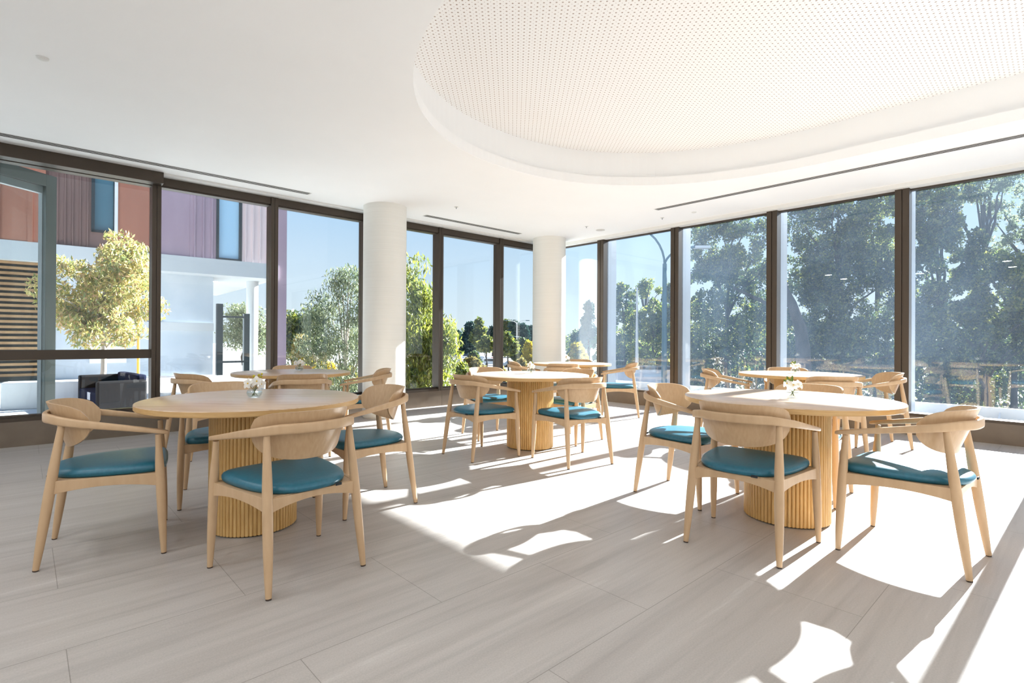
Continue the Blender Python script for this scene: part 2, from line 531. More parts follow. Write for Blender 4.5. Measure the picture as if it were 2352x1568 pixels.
# snap the nearest outer points onto the four corners
for cxn, cyn in ((UE, VE), (UE, -.05), (-.05, VE), (-.05, -.05)):
    i = min(range(n), key=lambda k: (outer[k][0] - cxn) ** 2 + (outer[k][1] - cyn) ** 2)
    outer[i] = (cxn, cyn)
S1 = stadium(.07)
rings = [[(x, y, 3.5) for x, y in outer], [(x, y, H) for x, y in outer], [(x, y, H) for x, y in S0],
         [(x, y, H + .10) for x, y in S0], [(x, y, H + .10) for x, y in S1], [(x, y, H + .43) for x, y in S1]]
mb.loft(rings, caps=False)
o = mb.build('ceiling', M['paint']); o.matrix_world = ROOM; struct(o)
mb = MB()
mb.prism(stadium(.10), H + .42, H + .46)
o = mb.build('ceiling_panel', M['perf']); o.matrix_world = ROOM; struct(o)
o.name = 'ceiling_recess_panel'
room_box('roof_slab', M['paint'], -.12, UE + .15, -.12, VE + .15, 3.5, 3.62)

# pelmets where the ceiling meets the glass
room_box('trim_1', M['pelmet'], 0, UE, -.06, .16, 2.978, H + .02)
room_box('trim_2', M['pelmet'], -.06, .125, .16, VE, 2.948, H + .02)
room_box('trim_3', M['fin'], -.12, UE, -.14, -.06, 2.976, 3.5)
room_box('trim_4', M['fin'], -.12, -.06, -.06, VE, 2.94, 3.5)
room_box('shade_overhang', M['fin'], -.12, UE + 12, -1.3, -.14, 3.36, 3.6)  # unseen overhang, added to keep the sun off the outer door leaf

# ---- left glass wall
def lbox(mb, *b_): mb.box(*b_)
edges_l = [0.0, 1.37, 2.75, 4.12, 5.48, 6.82, 8.20, 9.60, UE]
for i in range(len(edges_l) - 1):
    a, c = edges_l[i], edges_l[i + 1]
    w = empty('window_%d' % (i + 1)); w.matrix_world = ROOM; struct(w)
    MB().box(a + .045, c - .045, -.075, -.063, KL + .02, 2.88).build('glass', M['glass'], w)
    mb = MB()
    mb.box(a + .0025, a + .045, -.13, .055, KL - .03, 2.975)
    mb.box(c - .045, c - .0025, -.13, .055, KL - .03, 2.975)
    mb.box(a - .004, a + .003, -.12, .045, KL - .03, 2.97)
    mb.build('mullion', M['frame'], w)
    top = 2.868
    mb = MB(); mb.box(a + .045, c - .045, -.12, .035, top + .018, 2.976); mb.box(a + .045, c - .045, -.10, .012, top, top + .018)
    mb.build('head_frame', M['frame'], w)
    mb = MB(); mb.box(a + .045, c - .045, -.12, .050, KL - .032, KL + .004); mb.box(a + .045, c - .045, -.10, .0, KL + .004, KL + .022)
    mb.build('sill_frame', M['frame'], w)
    if i >= 5:
        mb = MB(); mb.box(a + .045, c - .045, -.11, .03, .872, .972)
        mb.build('transom', M['frame'], w)
# the dark blind box above the bay with the transom
o = MB().box(6.775, 9.7, .035, .18, 2.872, H).build('trim_5', M['frame'], bevel=.002)
o.matrix_world = ROOM; struct(o)

# ---- right glass wall
mull_r = [0.0, 1.29, 2.76, 4.245, 5.72, 7.02, 8.49, 9.96, 11.43, VE]
for i in range(len(mull_r) - 1):
    a, c = mull_r[i], mull_r[i + 1]
    w = empty('window_%d' % (i + 9)); w.matrix_world = ROOM; struct(w)
    MB().box(-.075, -.063, a + .07, c - .07, KR, 2.935).build('glass', M['glass_dusty'], w)
    mb = MB()
    mb.box(-.10, .055, a + .006, a + .07, KR - .03, 2.952)
    mb.box(-.10, .055, c - .07, c - .004, KR - .03, 2.952)
    mb.box(-.10, .04, a - .004, a + .006, KR - .03, 2.95)
    mb.build('mullion', M['frame'], w, bevel=.002)
    mb = MB(); mb.box(-.10, -.02, a + .07, c - .07, 2.930, 2.948)
    mb.build('head_frame', M['frame'], w)
    mb = MB(); mb.box(-.12, .05, a + .07, c - .07, KR - .032, KR)
    mb.build('sill_frame', M['frame'], w)
    mb = MB(); mb.box(-.36, -.10, c - .06, c + .06, KR - .1, 3.4)
    mb.build('outer_fin', M['fin'], w)
# corner post
o = MB().box(-.13, .06, -.13, .06, 0, 2.96).build('trim_6', M['frame']); o.matrix_world = ROOM; struct(o)

# white ledge outside the right wall, with an upstand and small brackets
led = empty('window_ledge'); led.matrix_world = ROOM
tag(led, 'white metal ledge with raised lip running outside the right windows', 'ledge')
MB().box(-.62, -.12, .2, VE, .15, .20).build('shelf', M['ledge'], led)
MB().box(-.66, -.62, .2, VE, .15, .335).build('lip', M['ledge'], led, bevel=.004)
for k in range(9):
    v = 1.0 + .92 * k
    mb = MB()
    mb.loft([[(-.60, v, .20), (-.34, v, .20), (-.60, v, .285)], [(-.60, v + .012, .20), (-.34, v + .012, .20), (-.60, v + .012, .285)]])
    mb.build('bracket', M['ledge'], led)
room_box('trim_7', M['ledge'], -.62, -.12, .2, VE, -.6, .15)

# round columns
for i, (x, y) in enumerate(((-1.512, 7.558), (1.105, 9.845))):
    mb = MB()
    prof = [(.300, 0), (.300, .012), (.305, .014), (.305, H + .002)]
    mb.lathe(prof, 72)
    o = mb.build('column', M['column'], smooth=True, angle=60)
    o.location = (x, y, 0); struct(o)

# ------------------------------------------------------------------ chairs
def rail_path():
    """centre line, width and height of the arm rail, right half from the back centre to the tip"""
    out = []
    for k in range(17):
        ph = R(84) * k / 16
        x = .259 * math.sin(ph) ** (2 / 2.4); y = -.018 - .240 * math.cos(ph) ** (2 / 2.4)
        out.append([x, y])
    out += [[.2645, .08], [.2715, .17], [.2775, .235], [.281, .262], [.2825, .274]]
    res = []
    for x, y in out:
        z = .706 if y < -.22 else .706 - (y + .22) * .178
        f = min(max((y + .27) / .50, 0), 1)
        hgt = .047 * (1 - f) + .023 * f
        wid = .022 * (1 - f) + .036 * f
        res.append([x, y, z, wid, hgt])
    res[-2][3] *= .75; res[-1][3] *= .35; res[-1][4] *= .6; res[-2][4] *= .9
    return res

def rail_mesh():
    half = rail_path()
    full = [[-x, y, z, w, h] for x, y, z, w, h in reversed(half[1:])] + half
    rings = []
    for i, (x, y, z, w, h) in enumerate(full):
        a = full[max(i - 1, 0)]; c = full[min(i + 1, len(full) - 1)]
        t = Vector((c[0] - a[0], c[1] - a[1], 0)).normalized()
        nrm = Vector((t.y, -t.x, 0))
        ring = []
        for k in range(12):
            an = 2 * PI * k / 12 + PI / 12
            cx_, sz_ = math.cos(an), math.sin(an)
            px_ = math.copysign(abs(cx_) ** .45, cx_) * w / 2
            pz_ = math.copysign(abs(sz_) ** .45, sz_) * h / 2
            ring.append((x + nrm.x * px_, y + nrm.y * px_, z + pz_))
        rings.append(ring)
    return MB().loft(rings)

def back_mesh():
    mb = MB()
    N_, K_ = 30, 12
    front, rear = [], []
    for i in range(N_ + 1):
        p = -1 + 2 * i / N_
        q = min(abs(p), .9995)
        ph = R(81) * p
        zt = .700 + .078 * (1 - q ** 4.0) ** (1 / 2.3)
        zb = .690 - .141 * (1 - q ** 2.5) ** (1 / 1.75)
        cf, cr_ = [], []
        for k in range(K_ + 1):
            z = zb + (zt - zb) * k / K_
            tilt = (z - .70)
            sc = 1 + .30 * tilt
            for lst, off in ((cf, .006), (cr_, -.006)):
                rx = .227 * sc - off; ry = .195 - off
                lst.append((rx * math.sin(ph), -.029 - ry * math.cos(ph) - tilt * .36, z))
        front.append(cf); rear.append(cr_)
    fi = lambda i, k: i * (K_ + 1) + k
    nv = (N_ + 1) * (K_ + 1)
    vs = [p for c in front for p in c] + [p for c in rear for p in c]
    fs = []
    for i in range(N_):
        for k in range(K_):
            fs.append((fi(i, k), fi(i + 1, k), fi(i + 1, k + 1), fi(i, k + 1)))
            fs.append((nv + fi(i, k), nv + fi(i, k + 1), nv + fi(i + 1, k + 1), nv + fi(i + 1, k)))
        fs.append((fi(i, 0), nv + fi(i, 0), nv + fi(i + 1, 0), fi(i + 1, 0)))
        fs.append((fi(i, K_), fi(i + 1, K_), nv + fi(i + 1, K_), nv + fi(i, K_)))
    for k in range(K_):
        fs.append((fi(0, k), fi(0, k + 1), nv + fi(0, k + 1), nv + fi(0, k)))
        fs.append((fi(N_, k), nv + fi(N_, k), nv + fi(N_, k + 1), fi(N_, k + 1)))
    return mb.add(vs, fs)

def seat_mesh():
    half = [(0, .272), (.10, .271), (.18, .266), (.226, .252), (.248, .225), (.254, .18), (.251, .11), (.243, .03),
            (.229, -.05), (.205, -.125), (.165, -.185), (.11, -.222), (.055, -.237), (0, -.241)]
    poly = half + [(-x, y) for x, y in reversed(half[1:-1])]
    # densify
    P = []
    n_ = len(poly)
    for i in range(n_):
        p0, p1, p2, p3 = (Vector(poly[(i + j) % n_]) for j in (-1, 0, 1, 2))
        for s in (0, .5):
            a = 2 * p1; b_ = (p2 - p0) * s; c = (2 * p0 - 5 * p1 + 4 * p2 - p3) * s * s; d = (-p0 + 3 * p1 - 3 * p2 + p3) * s ** 3
            P.append((a + b_ + c + d) * .5)
    cen = Vector((0, .02))
    rings = []
    for sc, z in ((.0, .412), (.80, .412), (.955, .413), (.985, .420), (1.0, .432), (.997, .444), (.975, .454), (.93, .461), (.82, .466), (.55, .468), (.25, .468), (0.02, .467)):
        rings.append([(cen.x + (p.x - cen.x) * max(sc, .02), cen.y + (p.y - cen.y) * max(sc, .02), z - .010 * (1 - ((p.y + .24) / .51)) * (sc if z > .44 else 0)) for p in P])
    return MB().loft(rings)

LEGS = [((.285, .2575), (.271, .229, .610)), ((.233, -.2575), (.205, -.168, .684))]
def leg_pt(kind, z, side):
    (fx, fy), (tx, ty, tz) = LEGS[kind]
    f = z / tz
    return Vector((side * (fx + (tx - fx) * f), fy + (ty - fy) * f, z))

def apron(mb, p0, p1, z_top, h0, hm, th=.021, n=14):
    """curved rail under the seat: deep at its ends, shallow in the middle"""
    p0, p1 = Vector(p0), Vector(p1)
    t = (p1 - p0).normalized(); nrm = Vector((-t.y, t.x))
    rings = []
    for i in range(n + 1):
        s = i / n
        c = p0 + (p1 - p0) * s
        h = hm + (h0 - hm) * abs(2 * s - 1) ** 2.0
        rings.append([(c.x + nrm.x * o_, c.y + nrm.y * o_, z) for o_, z in ((-th / 2, z_top - h), (th / 2, z_top - h), (th / 2, z_top), (-th / 2, z_top))])
    mb.loft(rings)

def make_chair():
    root = empty('dining_chair')
    seat_mesh().build('seat', M['leather'], root, smooth=True, angle=50)
    back_mesh().build('backrest', M['beech_panel'], root, smooth=True, angle=50)
    rail_mesh().build('arm_rail', M['beech'], root, smooth=True, angle=50)
    mb = MB()
    zt = .414
    fl, fr = leg_pt(0, .39, -1), leg_pt(0, .39, 1)
    rl, rr = leg_pt(1, .38, -1), leg_pt(1, .38, 1)
    for a_, b_ in ((fl, rl), (fr, rr)):
        apron(mb, a_.xy, b_.xy, zt, .066, .042)
    apron(mb, fl.xy, fr.xy, zt, .062, .040)
    apron(mb, rl.xy, rr.xy, zt - .004, .066, .030)
    # board that carries the cushion
    mb.prism([(fl.x, fl.y), (rl.x, rl.y), (rr.x, rr.y), (fr.x, fr.y)], .396, .4125)
    mb.build('seat_frame', M['beech'], root, bevel=.002)
    for kind in (0, 1):
        for side in (-1, 1):
            tz = LEGS[kind][1][2]
            zs = [.006, .03, .09, .18, .28, .36, .42, .47, .54, .60, tz]
            if kind == 0: rs = [.0125, .0135, .0165, .0195, .0212, .0217, .0212, .0195, .0155, .0138, .0135]
            else: rs = [.0130, .0142, .0172, .0203, .0222, .0226, .0222, .0215, .0190, .0168, .0140]
            lg = MB().tube([leg_pt(kind, z, side) for z in zs], rs, 16).build('leg', M['beech'], root, smooth=True, angle=60)
            p0 = leg_pt(kind, 0, side)
            MB().tube([p0, leg_pt(kind, .007, side)], .0122, 14).build('glide', M['glide'], lg)
    # small dark fabric tag under the rear of the seat
    MB().box(.095, .125, -.2375, -.232, .412, .424).build('fabric_tag', M['tag'], root)
    return root

CH = 'pale beech armchair with teal seat '
chairs = [
 # name of place, x, y, turn, label, group
 (-.957, 2.567, 47.2, CH + 'at the front left table, its back to the camera', 'L'),
 (-2.033, 2.813, 301.1, CH + 'at the far left, side-on to the front left table', 'L'),
 (-.839, 3.589, 126.4, CH + 'between front left table and middle table, facing left', 'L'),
 (-1.878, 3.743, 212.2, CH + 'mostly hidden behind the front left table top', 'L'),
 (1.426, 2.906, 315.6, CH + 'at the front right table, its back to the camera', 'R'),
 (2.235, 2.771, 38.7, CH + 'right of the front right table, nearest the frame edge', 'R'),
 (1.412, 3.809, 221.9, CH + 'left of the front right table, long shadow leftwards', 'R'),
 (2.298, 3.855, 130.1, CH + 'mostly hidden behind the front right table top', 'R'),
 (-.097, 5.060, 309.0, CH + 'left of the middle table\'s ribbed base, back turned', 'M'),
 (.776, 4.828, 25.9, CH + 'right of the middle table\'s ribbed base, seat sunlit', 'M'),
 (.013, 6.084, 208.4, CH + 'behind the middle table\'s left, facing the camera', 'M'),
 (.910, 5.870, 131.0, CH + 'behind the middle table\'s right, overlapped by another', 'M'),
 (-2.732, 5.051, 327.8, CH + 'left of the rear left table, beside window frame', 'B'),
 (-1.808, 5.077, 23.8, CH + 'in front of the rear left table, back turned', 'B'),
 (-1.358, 5.861, 100.7, CH + 'right of the rear left table, before the large column', 'B'),
 (-2.360, 6.307, 200.6, CH + 'behind the rear left table, only backrest top showing', 'B'),
 (.545, 8.220, 270.3, CH + 'left of the farthest table, by the smaller column', 'F'),
 (1.052, 7.561, 352.7, CH + 'in front of the farthest table, back turned', 'F'),
 (1.943, 7.803, 75.6, CH + 'right of the farthest table, side-on before white truck', 'F'),
 (1.483, 8.874, 163.2, CH + 'behind the farthest table, below the golden bush', 'F'),
 (2.743, 6.127, 241.5, CH + 'left of the rear right table, facing right', 'G'),
 (3.302, 5.146, 350.7, CH + 'in front of the rear right table, back turned', 'G'),
 (4.146, 5.679, 73.1, CH + 'right of the rear right table, against widest mullion', 'G'),
 (3.660, 6.440, 158.0, CH + 'behind the rear right table, only backrest top showing', 'G'),
]
GR = {'L': 'armchairs at the front left table', 'R': 'armchairs at the front right table', 'M': 'armchairs at the middle table',
      'B': 'armchairs at the rear left table', 'F': 'armchairs at the farthest table', 'G': 'armchairs at the rear right table'}
proto = make_chair()
for i, (x, y, a, lab, g) in enumerate(chairs):
    c = proto if i == 0 else copy_tree(proto)
    c.location = (x, y, 0); c.rotation_euler = (0, 0, R(a))
    tag(c, lab, 'chair', 'beech dining armchairs')

# ------------------------------------------------------------------ tables
TR, TZ = .6015, .747
def make_table():
    root = empty('round_table')
    mb = MB()
    prof = [(TR - .004, TZ - .032), (TR, TZ - .028), (TR, TZ - .0035), (TR - .0015, TZ - .0012), (TR - .004, TZ)]
    mb.lathe([(.02, TZ - .032)] + prof[:3], 144, caps=False)
    e = mb.build('table_edge', M['oak_edge'], root, smooth=True, angle=40)
    MB().lathe([(TR - .0002, TZ - .0036), (TR - .0015, TZ - .0012), (TR - .004, TZ), (.01, TZ)], 144).build('table_top', M['oak_top'], root, smooth=True, angle=40)
    # drum of half-round ribs
    nr, seg = 70, 7
    poly = []
    rb = .2315
    hw = PI * rb / nr
    for k in range(nr):
        a0 = 2 * PI * (k + .5) / nr
        for j in range(seg):
            an = -PI / 2 + PI * j / (seg - 1)
            tx = math.sin(an) * hw * .97; rad = rb + math.cos(an) * .0092
            poly.append((rad * math.cos(a0) - tx * math.sin(a0), rad * math.sin(a0) + tx * math.cos(a0)))
    MB().prism(poly, .008, TZ - .034).build('pedestal', M['oak_rib'], root, smooth=True, angle=50)
    MB().lathe([(.222, 0), (.222, .009)], 60).build('base_plate', M['dark'], root)  # black colour paints the shadow gap under the drum
    MB().lathe([(.34, TZ - .042), (.34, TZ - .031)], 60).build('top_plate', M['oak_edge'], root)
    return root
T = [(-1.40, 3.138, 'round pale oak table with ribbed drum base, front left of the room'),
     (1.873, 3.319, 'round pale oak table with ribbed drum base, front right, sunlit top'),
     (.423, 5.473, 'round pale oak table with ribbed drum base, in the middle of the room'),
     (-2.118, 5.663, 'round pale oak table behind the front left one, by the left windows'),
     (3.414, 5.815, 'round pale oak table behind the front right one, by the right windows'),
     (1.287, 8.224, 'round pale oak table farthest away, beneath the smaller white column')]
tp = make_table()
for i, (x, y, lab) in enumerate(T):
    t = tp if i == 0 else copy_tree(tp)
    t.location = (x, y, 0)
    t.rotation_euler = (0, 0, 0)
    tag(t, lab, 'table', 'round oak dining tables')

# ------------------------------------------------------------------ vases with flowers
def make_vase():
    root = empty('glass_vase')
    prof = [(.004, .0015), (.026, 0), (.034, .004), (.0435, .016), (.0460, .029), (.042, .043), (.033, .053), (.030, .0565),
            (.0285, .0565), (.0315, .052), (.0400, .042), (.0435, .029), (.041, .0175), (.032, .008), (.004, .0065)]
    MB().lathe(prof, 40).build('bowl', M['vase'], root, smooth=True, angle=80)
    MB().lathe([(.004, .0075), (.031, .0085), (.0395, .0175), (.0422, .029), (.0415, .034), (.004, .034)], 40).build('water', M['water'], root, smooth=True, angle=50)
    return root

def petal(mb, c, d, up, ln, wd, curl=.3):
    """one rounded petal starting at c, running along d"""
    d = Vector(d).normalized(); up = Vector(up); up = (up - d * up.dot(d)).normalized(); s = d.cross(up)
    c = Vector(c)
    rows = []
    for i in range(6):
        t = i / 5
        w = wd * math.sin(PI * (.12 + .80 * t)) ** .8
        if i == 5: w = wd * .25
        p = c + d * (ln * t) + up * (curl * ln * t * t * -1)
        rows.append([p - s * w / 2 + up * w * .18, p, p + s * w / 2 + up * w * .18])
    vs = [q for r in rows for q in r]; fs = []
    for i in range(5):
        for j in range(2):
            fs.append((i * 3 + j, i * 3 + j + 1, i * 3 + j + 4, i * 3 + j + 3))
    mb.add(vs, fs)

def orchid(root, c, face, size, seed):
    rnd = random.Random(seed)
    c = Vector(c); face = Vector(face).normalized()
    a = face.orthogonal().normalized(); b_ = face.cross(a)
    mb = MB()
    for k in range(5):
        an = 2 * PI * k / 5 + rnd.random() * .3
        d = a * math.cos(an) + b_ * math.sin(an) + face * .25
        petal(mb, c, d, face, size * (1.0 + .15 * rnd.random()), size * .85, .25)
    o = mb.build('blossom', L['petal'], root, smooth=True, angle=180)
    MB().ball(c + face * size * .12, size * .16, seg=8, rings=5).build('blossom_core', M['petal_core'], o, smooth=True)

def make_bunch(kind):
    root = empty('flower_bunch')
    rnd = random.Random(kind)
    mb = MB()
    if kind == 0:
        heads = [((-.035, -.010, .086), (-.6, -.7, .3), .031), ((.012, -.012, .098), (.0, -.9, .45), .031), ((.036, -.006, .080), (.45, -.85, .2), .029), ((-.01, .012, .078), (-.1, -.5, .8), .028)]
        buds = [((-.004, .006, .128), .0085), ((.024, .010, .134), .0075), ((.036, .006, .124), .0075), ((.040, .014, .140), .0065), ((.018, .004, .120), .006)]
        leaves = []
    elif kind == 1:
        heads = [((-.030, -.008, .090), (-.6, -.7, .4), .027), ((.004, -.014, .082), (.0, -.9, .35), .028), ((.030, -.004, .088), (.6, -.7, .4), .028), ((.012, .010, .094), (.1, -.3, .9), .027),
                 ((.044, -.002, .080), (.9, -.3, .2), .022), ((-.010, -.012, .070), (-.2, -.9, .1), .024)]
        buds = [((-.036, .0, .118), .006), ((-.02, .0, .124), .005)]
        leaves = [((-.012, 0, .10), (-.5, -.2, .9), .04), ((-.006, -.004, .095), (.1, -.3, 1), .045), ((-.02, .0, .095), (-.9, -.1, .5), .035)]
    else:
        heads = []
        for k in range(9):
            a = 2 * PI * k / 9
            r_ = .024 if k else 0
            heads.append(((r_ * math.cos(a), r_ * math.sin(a), .078 + .016 * math.cos(a * 2) * .5 + (.02 if k % 3 == 0 else 0)), (math.cos(a), math.sin(a) - .4, .8), .027))
        buds = [((.010, 0, .118), .006)]
        leaves = [((.006, 0, .09), (.3, -.2, .9), .035)]
    for (c, f_, s) in heads:
        base = Vector((c[0] * -.35 + rnd.uniform(-.006, .006), -c[1] * .3, .012))
        mid = Vector((c[0] * .35, c[1] * .4, .055))
        mb.tube([base, mid, c], .0013, 6)
    for (c, r_) in buds:
        mb.tube([Vector((-c[0] * .3, 0, .012)), Vector((c[0] * .3, c[1] * .4, .06)), c], .0011, 6)
    mb.build('stem', M['stem'], root, smooth=True)
    for k, (c, f_, s) in enumerate(heads):
        orchid(root, c, f_, s, kind * 50 + k)
    for (c, r_) in buds:
        MB().ball(c, r_, seg=10, rings=6).build('bud', M['bud'], root, smooth=True)
    for (c, d, ln) in leaves:
        lb = MB(); petal(lb, c, d, (0, -1, .4), ln, .016, .2)
        lb.build('leaf', M['leaf_flat'], root, smooth=True)
    return root
vp = make_vase()
bunches = [make_bunch(0), make_bunch(1), make_bunch(2)]
used = set()
VS = [(-1.415, 3.170, 0, 'front left table', 'white orchids with yellow-green ball buds standing in the vase on the front left table'),
      (1.906, 3.310, 1, 'front right table', 'white flowers with upright green leaves in the vase on the front right table'),
      (.446, 5.644, 2, 'middle table', 'dense round white flower bunch in the vase on the middle table'),
      (-2.145, 5.93, 0, 'rear left table', 'loose white orchids in the vase on the rear left table'),
      (3.445, 5.93, 1, 'rear right table', 'white flowers with green tips in the vase on the rear right table'),
      (1.245, 8.44, 2, 'farthest table', 'small white flower bunch in the vase on the farthest table')]
for i, (x, y, k, where, lab) in enumerate(VS):
    v = vp if i == 0 else copy_tree(vp)
    v.location = (x, y, TZ); tag(v, 'small clear glass bowl vase on the ' + where, 'vase', 'glass vases on the tables')
    b_ = bunches[k] if k not in used else copy_tree(bunches[k])
    used.add(k)
    b_.location = (x, y, TZ)
    b_.rotation_euler = (0, 0, math.atan2(-x, y))
    tag(b_, lab, 'flowers', 'flower bunches on the tables')

# ------------------------------------------------------------------ ceiling fittings
def slot_vent(along, s0, s1, off, label, group='linear slot vents in the ceiling', lines=3, width=.10):
    root = empty('slot_vent'); root.matrix_world = ROOM
    tag(root, label, 'vent', group)
    z = H
    B = (lambda mb, a, c, p, q, z0, z1: mb.box(a, c, p, q, z0, z1)) if along == 'u' else (lambda mb, a, c, p, q, z0, z1: mb.box(p, q, a, c, z0, z1))
    mb = MB(); B(mb, s0, s1, off - width / 2, off + width / 2, z - .003, z + .001)
    mb.build('frame', M['vent'], root)
    for k in range(lines):
        c = off + (k - (lines - 1) / 2) * (width - .03) / (lines - 1)
        mb = MB(); B(mb, s0 + .02, s1 - .02, c - .009, c + .009, z - .0045, z - .002)
        mb.build('slot', M['dark'], root)
slot_vent('u', 5.17, 10.4, .46, 'long triple slot vent in the ceiling above the left windows')
slot_vent('u', 1.335, 3.40, .50, 'short slot vent in the ceiling between the two white columns')
slot_vent('v', 3.06, 11.5, 1.13, 'long triple slot vent in the ceiling along the right windows')

dl_ = empty('downlight', (1.89, 9.03, H)); tag(dl_, 'round recessed downlight in the ceiling near the smaller column', 'downlight')
MB().lathe([(.075, -.006), (.075, .0), (.05, .0), (.05, -.004)], 32).build('rim', M['vent'], dl_, smooth=True)
MB().lathe([(.05, -.003), (.004, -.003)], 32).build('lens', M['lit_lens'], dl_)
for (x, y, lab) in ((-.488, 7.514, 'small white sprinkler head in the ceiling before the short slot vent'),
                    (2.65, 8.112, 'small white sprinkler head in the ceiling at the end of the right slot vent'),
                    (1.60, 8.75, 'small white sprinkler head in the ceiling left of the downlight')):
    s = empty('sprinkler_head', (x, y, H)); tag(s, lab, 'sprinkler', 'ceiling sprinkler heads')
    MB().lathe([(.028, -.004), (.028, .0)], 24).build('plate', M['vent'], s)
    MB().tube([(0, 0, -.002), (0, 0, -.028)], .007, 8).build('nozzle', M['fin'], s)
for (x, y, lab) in ((-3.047, 3.57, 'flat white round sensor in the ceiling at upper left'), (2.998, 7.746, 'flat white round sensor in the ceiling beside the right slot vent')):
    s = MB().lathe([(.035, 0), (.035, -.006), (.025, -.012), (.004, -.012)], 28).build('ceiling_sensor', M['pelmet'], smooth=True)
    s.location = (x, y, H); tag(s, lab, 'sensor', 'ceiling sensors')

# fill lamps added behind the camera, modelled as recessed downlights
lp = None
n_l = 0
for (u, v) in [(u, v) for u in (8.9, 10.3) for v in (2.4, 4.2, 6.0, 7.8, 9.6, 11.4)] + [(u, v) for u in (1.4, 3.2, 5.0, 6.8) for v in (11.8,)]:
    w_ = ROOM @ Vector((u, v, H))
    if lp is None:
        lp = r_ = empty('downlight')
        MB().lathe([(.085, -.006), (.085, .0), (.06, .0), (.06, -.004)], 32).build('rim', M['vent'], r_, smooth=True)
        MB().lathe([(.06, -.003), (.004, -.003)], 32).build('lens', M['lit_lens'], r_)
    else:
        r_ = copy_tree(lp)
    r_.location = w_
    tag(r_, 'added fill downlight in the unseen ceiling behind the camera', 'downlight', 'added fill downlights')
    ld = bpy.data.lights.new('fill_lamp', 'AREA'); ld.shape = 'DISK'; ld.size = .16; ld.energy = 10.0; ld.color = (.97, .985, 1.0)
    lo = bpy.data.objects.new('fill_lamp', ld); COL.objects.link(lo); lo.location = w_ - Vector((0, 0, .012))

# ------------------------------------------------------------------ outside: ground
g = MB().box(-400, 500, 5, 700, -5.6, -5.0).build('ground', M['asphalt']); struct(g)
o = MB().box(3.6, 26, -30, -.14, -1.2, -.1).build('pavement', M['paving']); o.matrix_world = ROOM; struct(o)
o = MB().box(-1, 3.6, -2.4, -.14, -5, -.4).build('planting_bed', M['asphalt']); o.matrix_world = ROOM; struct(o)

# ------------------------------------------------------------------ outside: red building
BD = empty('red_building'); tag(BD, 'multi-storey building clad in terracotta panels beyond the left windows', 'building')
ang_b = math.atan2(-.634, -.773)
BD.matrix_world = Matrix.Translation((-7.24, 18.55, 0)) @ Matrix.Rotation(ang_b, 4, 'Z')
def bpart(mb, name, m_, bevel=0.0):
    return mb.build(name, m_, BD, bevel=bevel)
ZB, ZT = 3.68, 14.0
def clad(name, s0, s1, m_, ribs=0, z0=ZB, y=0.0):
    mb = MB(); mb.box(s0, s1, -.4, y, z0, ZT)
    if ribs:
        st = (s1 - s0) / ribs
        for k in range(ribs):
            mb.box(s0 + st * k + st * .42, s0 + st * k + st * .58, y, y + .045, z0, ZT)
    bpart(mb, name, m_)
bpart(MB().box(-.06, .26, -.45, .02, -1.2, ZT), 'corner_wall', M['clad_mauve_glare'])
clad('cladding', .26, 1.42, M['clad_pink_glare'], 5)
clad('cladding', 2.2, 2.95, M['clad_mauve_glare'], 3)
clad('cladding', 2.95, 3.85, M['clad_mauve_glare'], 0, y=-.03)
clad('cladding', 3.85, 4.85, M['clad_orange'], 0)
clad('cladding', 5.45, 6.45, M['clad_brown_shade'], 6)
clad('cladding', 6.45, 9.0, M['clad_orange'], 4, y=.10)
clad('cladding', 9.0, 16.0, M['clad_brown_shade'], 12)
bpart(MB().box(4.85, 5.45, -.4, 0, ZB, 4.15), 'spandrel', M['clad_brown_shade'])
for (s0, s1, z0, gm) in ((1.42, 2.2, ZB, M['glass_sky']), (4.85, 5.45, 4.15, M['glass_blue'])):
    if s0 > 3: bpart(MB().box(s0 - .02, s0 + .06, -.10, .10, z0, ZT), 'white_reveal', M['ledge'])
    mb = MB(); mb.box(s0, s0 + .08, -.12, .04, z0, ZT); mb.box(s1 - .08, s1, -.12, .04, z0, ZT); mb.box(s0, s1, -.12, .04, z0, z0 + .07)
    for zz in (6.4, 9.2, 12): mb.box(s0, s1, -.12, .0, zz, zz + .06)
    fr_ = bpart(mb, 'window_frame', M['steel'])
    MB().box(s0 + .07, s1 - .07, -.10, -.07, z0 + .06, ZT).build('pane', gm, fr_)
bpart(MB().box(-.0, 16, -9, -.4, ZB, ZT), 'core', M['clad_brown_shade'])
bpart(MB().box(.26, 16, -9, .12, 3.17, ZB), 'fascia', M['fascia'])
bpart(MB().box(2.15, 6.5, -2.2, -.6, -.1, 3.17), 'ground_floor_wall', M['glare_wall'])
bpart(MB().box(2.15, 6.5, -.6, -.5, 1.35, 1.62), 'wall_band', M['fascia'])
bpart(MB().box(4.55, 5.45, -.6, -.48, .35, 1.35), 'reflection_panel', M['ledge'])  # white box painted in for a bright window reflection
for s in (2.05, 1.22):
    bpart(MB().box(s - .09, s + .09, -.25, -.07, -.1, 2.25 if s > 2 else 1.95), 'dark_post', M['steel'])
bpart(MB().box(1.22, 2.05, -.2, -.12, 1.80, 1.86), 'post_rail', M['steel'])
bpart(MB().box(1.22, 2.05, -.2, -.12, .30, .36), 'post_rail', M['steel'])
bpart(MB().lathe([(.20, -.1), (.20, 3.17)], 32, c=(.75, -1.2, 0)), 'round_pillar', M['white_post'])
mb = MB()
for k in range(22):
    mb.box(6.5, 9.5, -.30, -.20, .05 + .145 * k, .05 + .145 * k + .07)
sc = bpart(mb, 'timber_screen', M['slat'])
bpart(MB().box(6.5, 9.5, -2, -.45, -.1, 3.17), 'ground_floor_wall', M['steel'])

